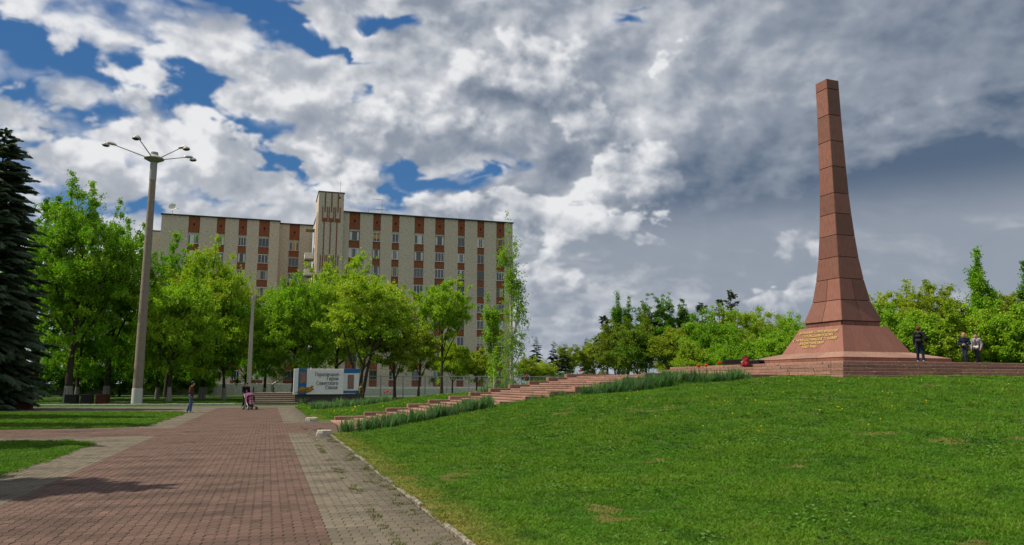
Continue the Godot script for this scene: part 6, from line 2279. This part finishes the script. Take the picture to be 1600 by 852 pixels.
func build_pram(at: Vector3, turn: float) -> void:
	var pink := cloth("pink pram cloth", lin(0.19, 0.060, 0.135))
	var plum := cloth("plum pram lining", lin(0.07, 0.03, 0.075))
	var blackp := mat("black plastic", lin(0.02, 0.02, 0.022), 0.5)
	var silver := mat("silver tube", lin(0.55, 0.55, 0.56), 0.35, {"metal": 0.7})
	var t := thing("pram", "pink and plum pushchair with silver frame and black wheels", "pram", at, turn)
	var fr := begin()
	for s in [-1, 1]:
		tube(fr, [Vector3(s * 0.24, 0.98, -0.46), Vector3(s * 0.25, 0.62, -0.12), Vector3(s * 0.25, 0.12, 0.42)], [0.014, 0.014, 0.014], 7)
		tube(fr, [Vector3(s * 0.25, 0.56, -0.02), Vector3(s * 0.26, 0.12, -0.36)], [0.013, 0.013], 7)
	tube(fr, [Vector3(-0.25, 0.12, -0.36), Vector3(0.25, 0.12, -0.36)], [0.012, 0.012], 6)
	tube(fr, [Vector3(-0.24, 0.98, -0.46), Vector3(0.24, 0.98, -0.46)], [0.018, 0.018], 8)
	put("frame", fr.commit(), silver, t)
	for s in [-1, 1]:
		for z in [-0.36, 0.42]:
			var r := 0.125 if z < 0.0 else 0.10
			for q in [-0.03, 0.03]:
				var wl := put("wheel", wheel(r, 0.035), blackp, t, Vector3(s * 0.27 + q, r, z))
				var hub := begin()
				lathe(hub, [Vector2(0.0, -0.02), Vector2(r * 0.6, -0.012), Vector2(r * 0.7, 0.0), Vector2(r * 0.6, 0.012), Vector2(0.0, 0.02)], 12, Vector3.ZERO, Basis(Vector3.BACK, PI / 2))
				put("rim", hub.commit(), silver, wl)
	var seat := begin()
	cbox(seat, Vector3(0, 0.50, 0.06), Vector3(0.42, 0.07, 0.36), 0.02)
	cbox(seat, Vector3(0, 0.72, -0.15), Vector3(0.42, 0.50, 0.06), 0.02, Basis(Vector3.RIGHT, -0.3))
	put("seat", seat.commit(), plum, t)
	put("footrest", box(Vector3(0.32, 0.05, 0.16), 0.015), blackp, t, Vector3(0, 0.22, 0.38))
	put("basket", box(Vector3(0.40, 0.16, 0.42), 0.03), blackp, t, Vector3(0, 0.24, -0.08))
	var bar := begin()
	tube(bar, [Vector3(-0.24, 0.66, 0.0), Vector3(-0.2, 0.66, 0.26), Vector3(0.2, 0.66, 0.26), Vector3(0.24, 0.66, 0.0)], [0.02, 0.02, 0.02, 0.02], 7)
	put("bumper_bar", bar.commit(), blackp, t)
	# folding hood: a quarter dome of cloth
	var hd := begin()
	var c := Vector3(0, 0.70, -0.06)
	for i in 7:
		for k in 12:
			var q: Array = []
			for m in [[i, k], [i + 1, k], [i + 1, k + 1], [i, k + 1]]:
				var e := lerpf(0.15, 2.15, m[0] / 7.0)      # from the front brim over the top to the back
				var a := lerpf(-PI / 2, PI / 2, m[1] / 12.0)
				q.append(c + Vector3(sin(a) * 0.27, sin(PI / 2 * cos(a)) * 0.36 * sin(e * 0.62 + 0.55), 0.30 * cos(e + 0.3) * (0.35 + 0.65 * cos(a))))
			quad(hd, q[0], q[1], q[2], q[3], c)
	put("hood", hd.commit(), pink, t)
	put("side_cloth", box(Vector3(0.02, 0.34, 0.34), 0.008), pink, t, Vector3(-0.25, 0.62, -0.04))
	put("side_cloth", box(Vector3(0.02, 0.34, 0.34), 0.008), pink, t, Vector3(0.25, 0.62, -0.04))
	# the child in it
	var ch := thing("person", "small child in pink with a white hat sitting in the pram", "person", at, turn)
	var suit := cloth("pale pink suit", lin(0.50, 0.20, 0.24))
	var kid := begin()
	kid.append_from(nets([[Vector3(0, 0.60, 0.0), Vector3(0, 0.78, -0.03), 0.085, 0.075], [Vector3(0, 0.78, -0.03), Vector3(0, 0.86, 0.0), 0.05, 0.045], [Vector3(0.07, 0.77, -0.02), Vector3(0.13, 0.66, 0.08), 0.032, 0.026], [Vector3(-0.07, 0.77, -0.02), Vector3(-0.13, 0.66, 0.08), 0.032, 0.026], [Vector3(0.13, 0.66, 0.08), Vector3(0.08, 0.64, 0.19), 0.026, 0.02], [Vector3(-0.13, 0.66, 0.08), Vector3(-0.08, 0.64, 0.19), 0.026, 0.02], [Vector3(0.05, 0.58, 0.02), Vector3(0.07, 0.57, 0.24), 0.05, 0.038], [Vector3(-0.05, 0.58, 0.02), Vector3(-0.07, 0.57, 0.24), 0.05, 0.038], [Vector3(0.07, 0.57, 0.24), Vector3(0.07, 0.40, 0.30), 0.036, 0.028], [Vector3(-0.07, 0.57, 0.24), Vector3(-0.07, 0.40, 0.30), 0.036, 0.028]], 0.014, 0.03), 0, Transform3D.IDENTITY)
	kid.append_from(head_mesh(), 0, Transform3D(Basis.IDENTITY.scaled(Vector3.ONE * 0.80), Vector3(0, 0.90, 0.02)))
	for s in [1, -1]:
		kid.append_from(hand(s, 0.8), 0, Transform3D(Basis(Vector3.RIGHT, -1.2).scaled(Vector3.ONE * 0.55), Vector3(s * 0.08, 0.64, 0.19)))
	put("body", kid.commit(), mats["skin"], ch)
	put("suit", nets([[Vector3(0, 0.60, 0.0), Vector3(0, 0.79, -0.03), 0.098, 0.088], [Vector3(0.07, 0.77, -0.02), Vector3(0.13, 0.66, 0.08), 0.044, 0.038], [Vector3(-0.07, 0.77, -0.02), Vector3(-0.13, 0.66, 0.08), 0.044, 0.038], [Vector3(0.13, 0.66, 0.08), Vector3(0.09, 0.64, 0.17), 0.037, 0.032], [Vector3(-0.13, 0.66, 0.08), Vector3(-0.09, 0.64, 0.17), 0.037, 0.032], [Vector3(0.05, 0.58, 0.02), Vector3(0.07, 0.57, 0.24), 0.062, 0.05], [Vector3(-0.05, 0.58, 0.02), Vector3(-0.07, 0.57, 0.24), 0.062, 0.05], [Vector3(0.07, 0.57, 0.24), Vector3(0.07, 0.36, 0.31), 0.048, 0.045], [Vector3(-0.07, 0.57, 0.24), Vector3(-0.07, 0.36, 0.31), 0.048, 0.045]], 0.014, 0.03), suit, ch)
	put("hat", nets([[Vector3(0, 0.945, 0.0), Vector3(0, 0.93, -0.01), 0.078, 0.078], [Vector3(0, 1.02, -0.01), Vector3(0, 1.03, -0.01), 0.022, 0.022]], 0.012, 0.02), cloths_white(), ch)


func cloths_white() -> StandardMaterial3D:
	return cloth("white cloth", lin(0.60, 0.60, 0.62))


func build_bits() -> void:
	# low black slatted grille on the platform edge and the red rucksack leaning on it
	var iron := mat("black cast iron", lin(0.022, 0.021, 0.023), 0.5, {"metal": 0.4})
	var turn := MON_TURN
	var bas := Basis(Vector3.UP, turn)
	var at := Vector3(MON.x, PLAZA, MON.z) + bas * Vector3(-5.72, 0.0, -0.35)
	var g := thing("iron_grille", "low black slatted iron grille lying along the platform's left edge", "grille", at, turn)
	for s in [-0.16, 0.16]:
		put("rail", box(Vector3(0.06, 0.07, 2.6), 0.012), iron, g, Vector3(s, 0.05, 0))
	for k in 13:
		put("slat", box(Vector3(0.42, 0.17, 0.075), 0.014), iron, g, Vector3(0, 0.165, -1.15 + k * 0.112))
	put("plate", box(Vector3(0.40, 0.10, 0.85), 0.014), iron, g, Vector3(0, 0.13, 0.82))
	var hook := begin()
	tube(hook, [Vector3(0, 0.1, 1.05), Vector3(0, 0.26, 1.08), Vector3(0, 0.30, 1.16), Vector3(0, 0.2, 1.20)], [0.02, 0.018, 0.016, 0.014], 6)
	put("handle", hook.commit(), iron, g)
	var red := cloth("red rucksack cloth", lin(0.26, 0.022, 0.030))
	var wine := cloth("dark red rucksack cloth", lin(0.10, 0.015, 0.022))
	var band := mat("grey reflective band", lin(0.50, 0.50, 0.50), 0.5)
	var rp := Vector3(MON.x, PLAZA - 0.142, MON.z) + bas * Vector3(-6.22, 0.0, 0.45)
	var r := thing("rucksack", "red rucksack with a grey band standing on the platform steps", "rucksack", rp, turn - PI / 2 - 0.35)
	put("bag", nets([[Vector3(-0.12, 0.13, 0), Vector3(0.12, 0.13, 0), 0.13, 0.13, 0.85], [Vector3(-0.11, 0.34, -0.01), Vector3(0.11, 0.34, -0.01), 0.12, 0.12, 0.8]], 0.018, 0.08), red, r)
	put("front_pocket", nets([[Vector3(-0.09, 0.13, 0.13), Vector3(0.09, 0.13, 0.13), 0.075, 0.075, 0.7], [Vector3(-0.08, 0.22, 0.12), Vector3(0.08, 0.22, 0.12), 0.06, 0.06, 0.7]], 0.014, 0.05), red, r)
	put("top_flap", nets([[Vector3(-0.12, 0.43, 0.01), Vector3(0.12, 0.43, 0.01), 0.07, 0.07, 1.2]], 0.014, 0.03), wine, r)
	put("band", box(Vector3(0.26, 0.035, 0.02), 0.006), band, r, Vector3(0.02, 0.25, 0.168), Basis(Vector3.BACK, 0.2))
	var sp := begin()
	tube(sp, [Vector3(-0.08, 0.46, -0.06), Vector3(-0.1, 0.52, -0.02), Vector3(0.1, 0.52, -0.02), Vector3(0.08, 0.46, -0.06)], [0.012, 0.014, 0.014, 0.012], 6)
	tube(sp, [Vector3(-0.22, 0.3, 0.0), Vector3(-0.30, 0.1, 0.05), Vector3(-0.18, 0.02, 0.1)], [0.015, 0.016, 0.014], 6)
	put("strap", sp.commit(), wine, r)


func build_all() -> void:
	build_ground()
	build_monument()
	build_block()
	build_furniture()
	build_trees()
	build_beds()
	build_people()
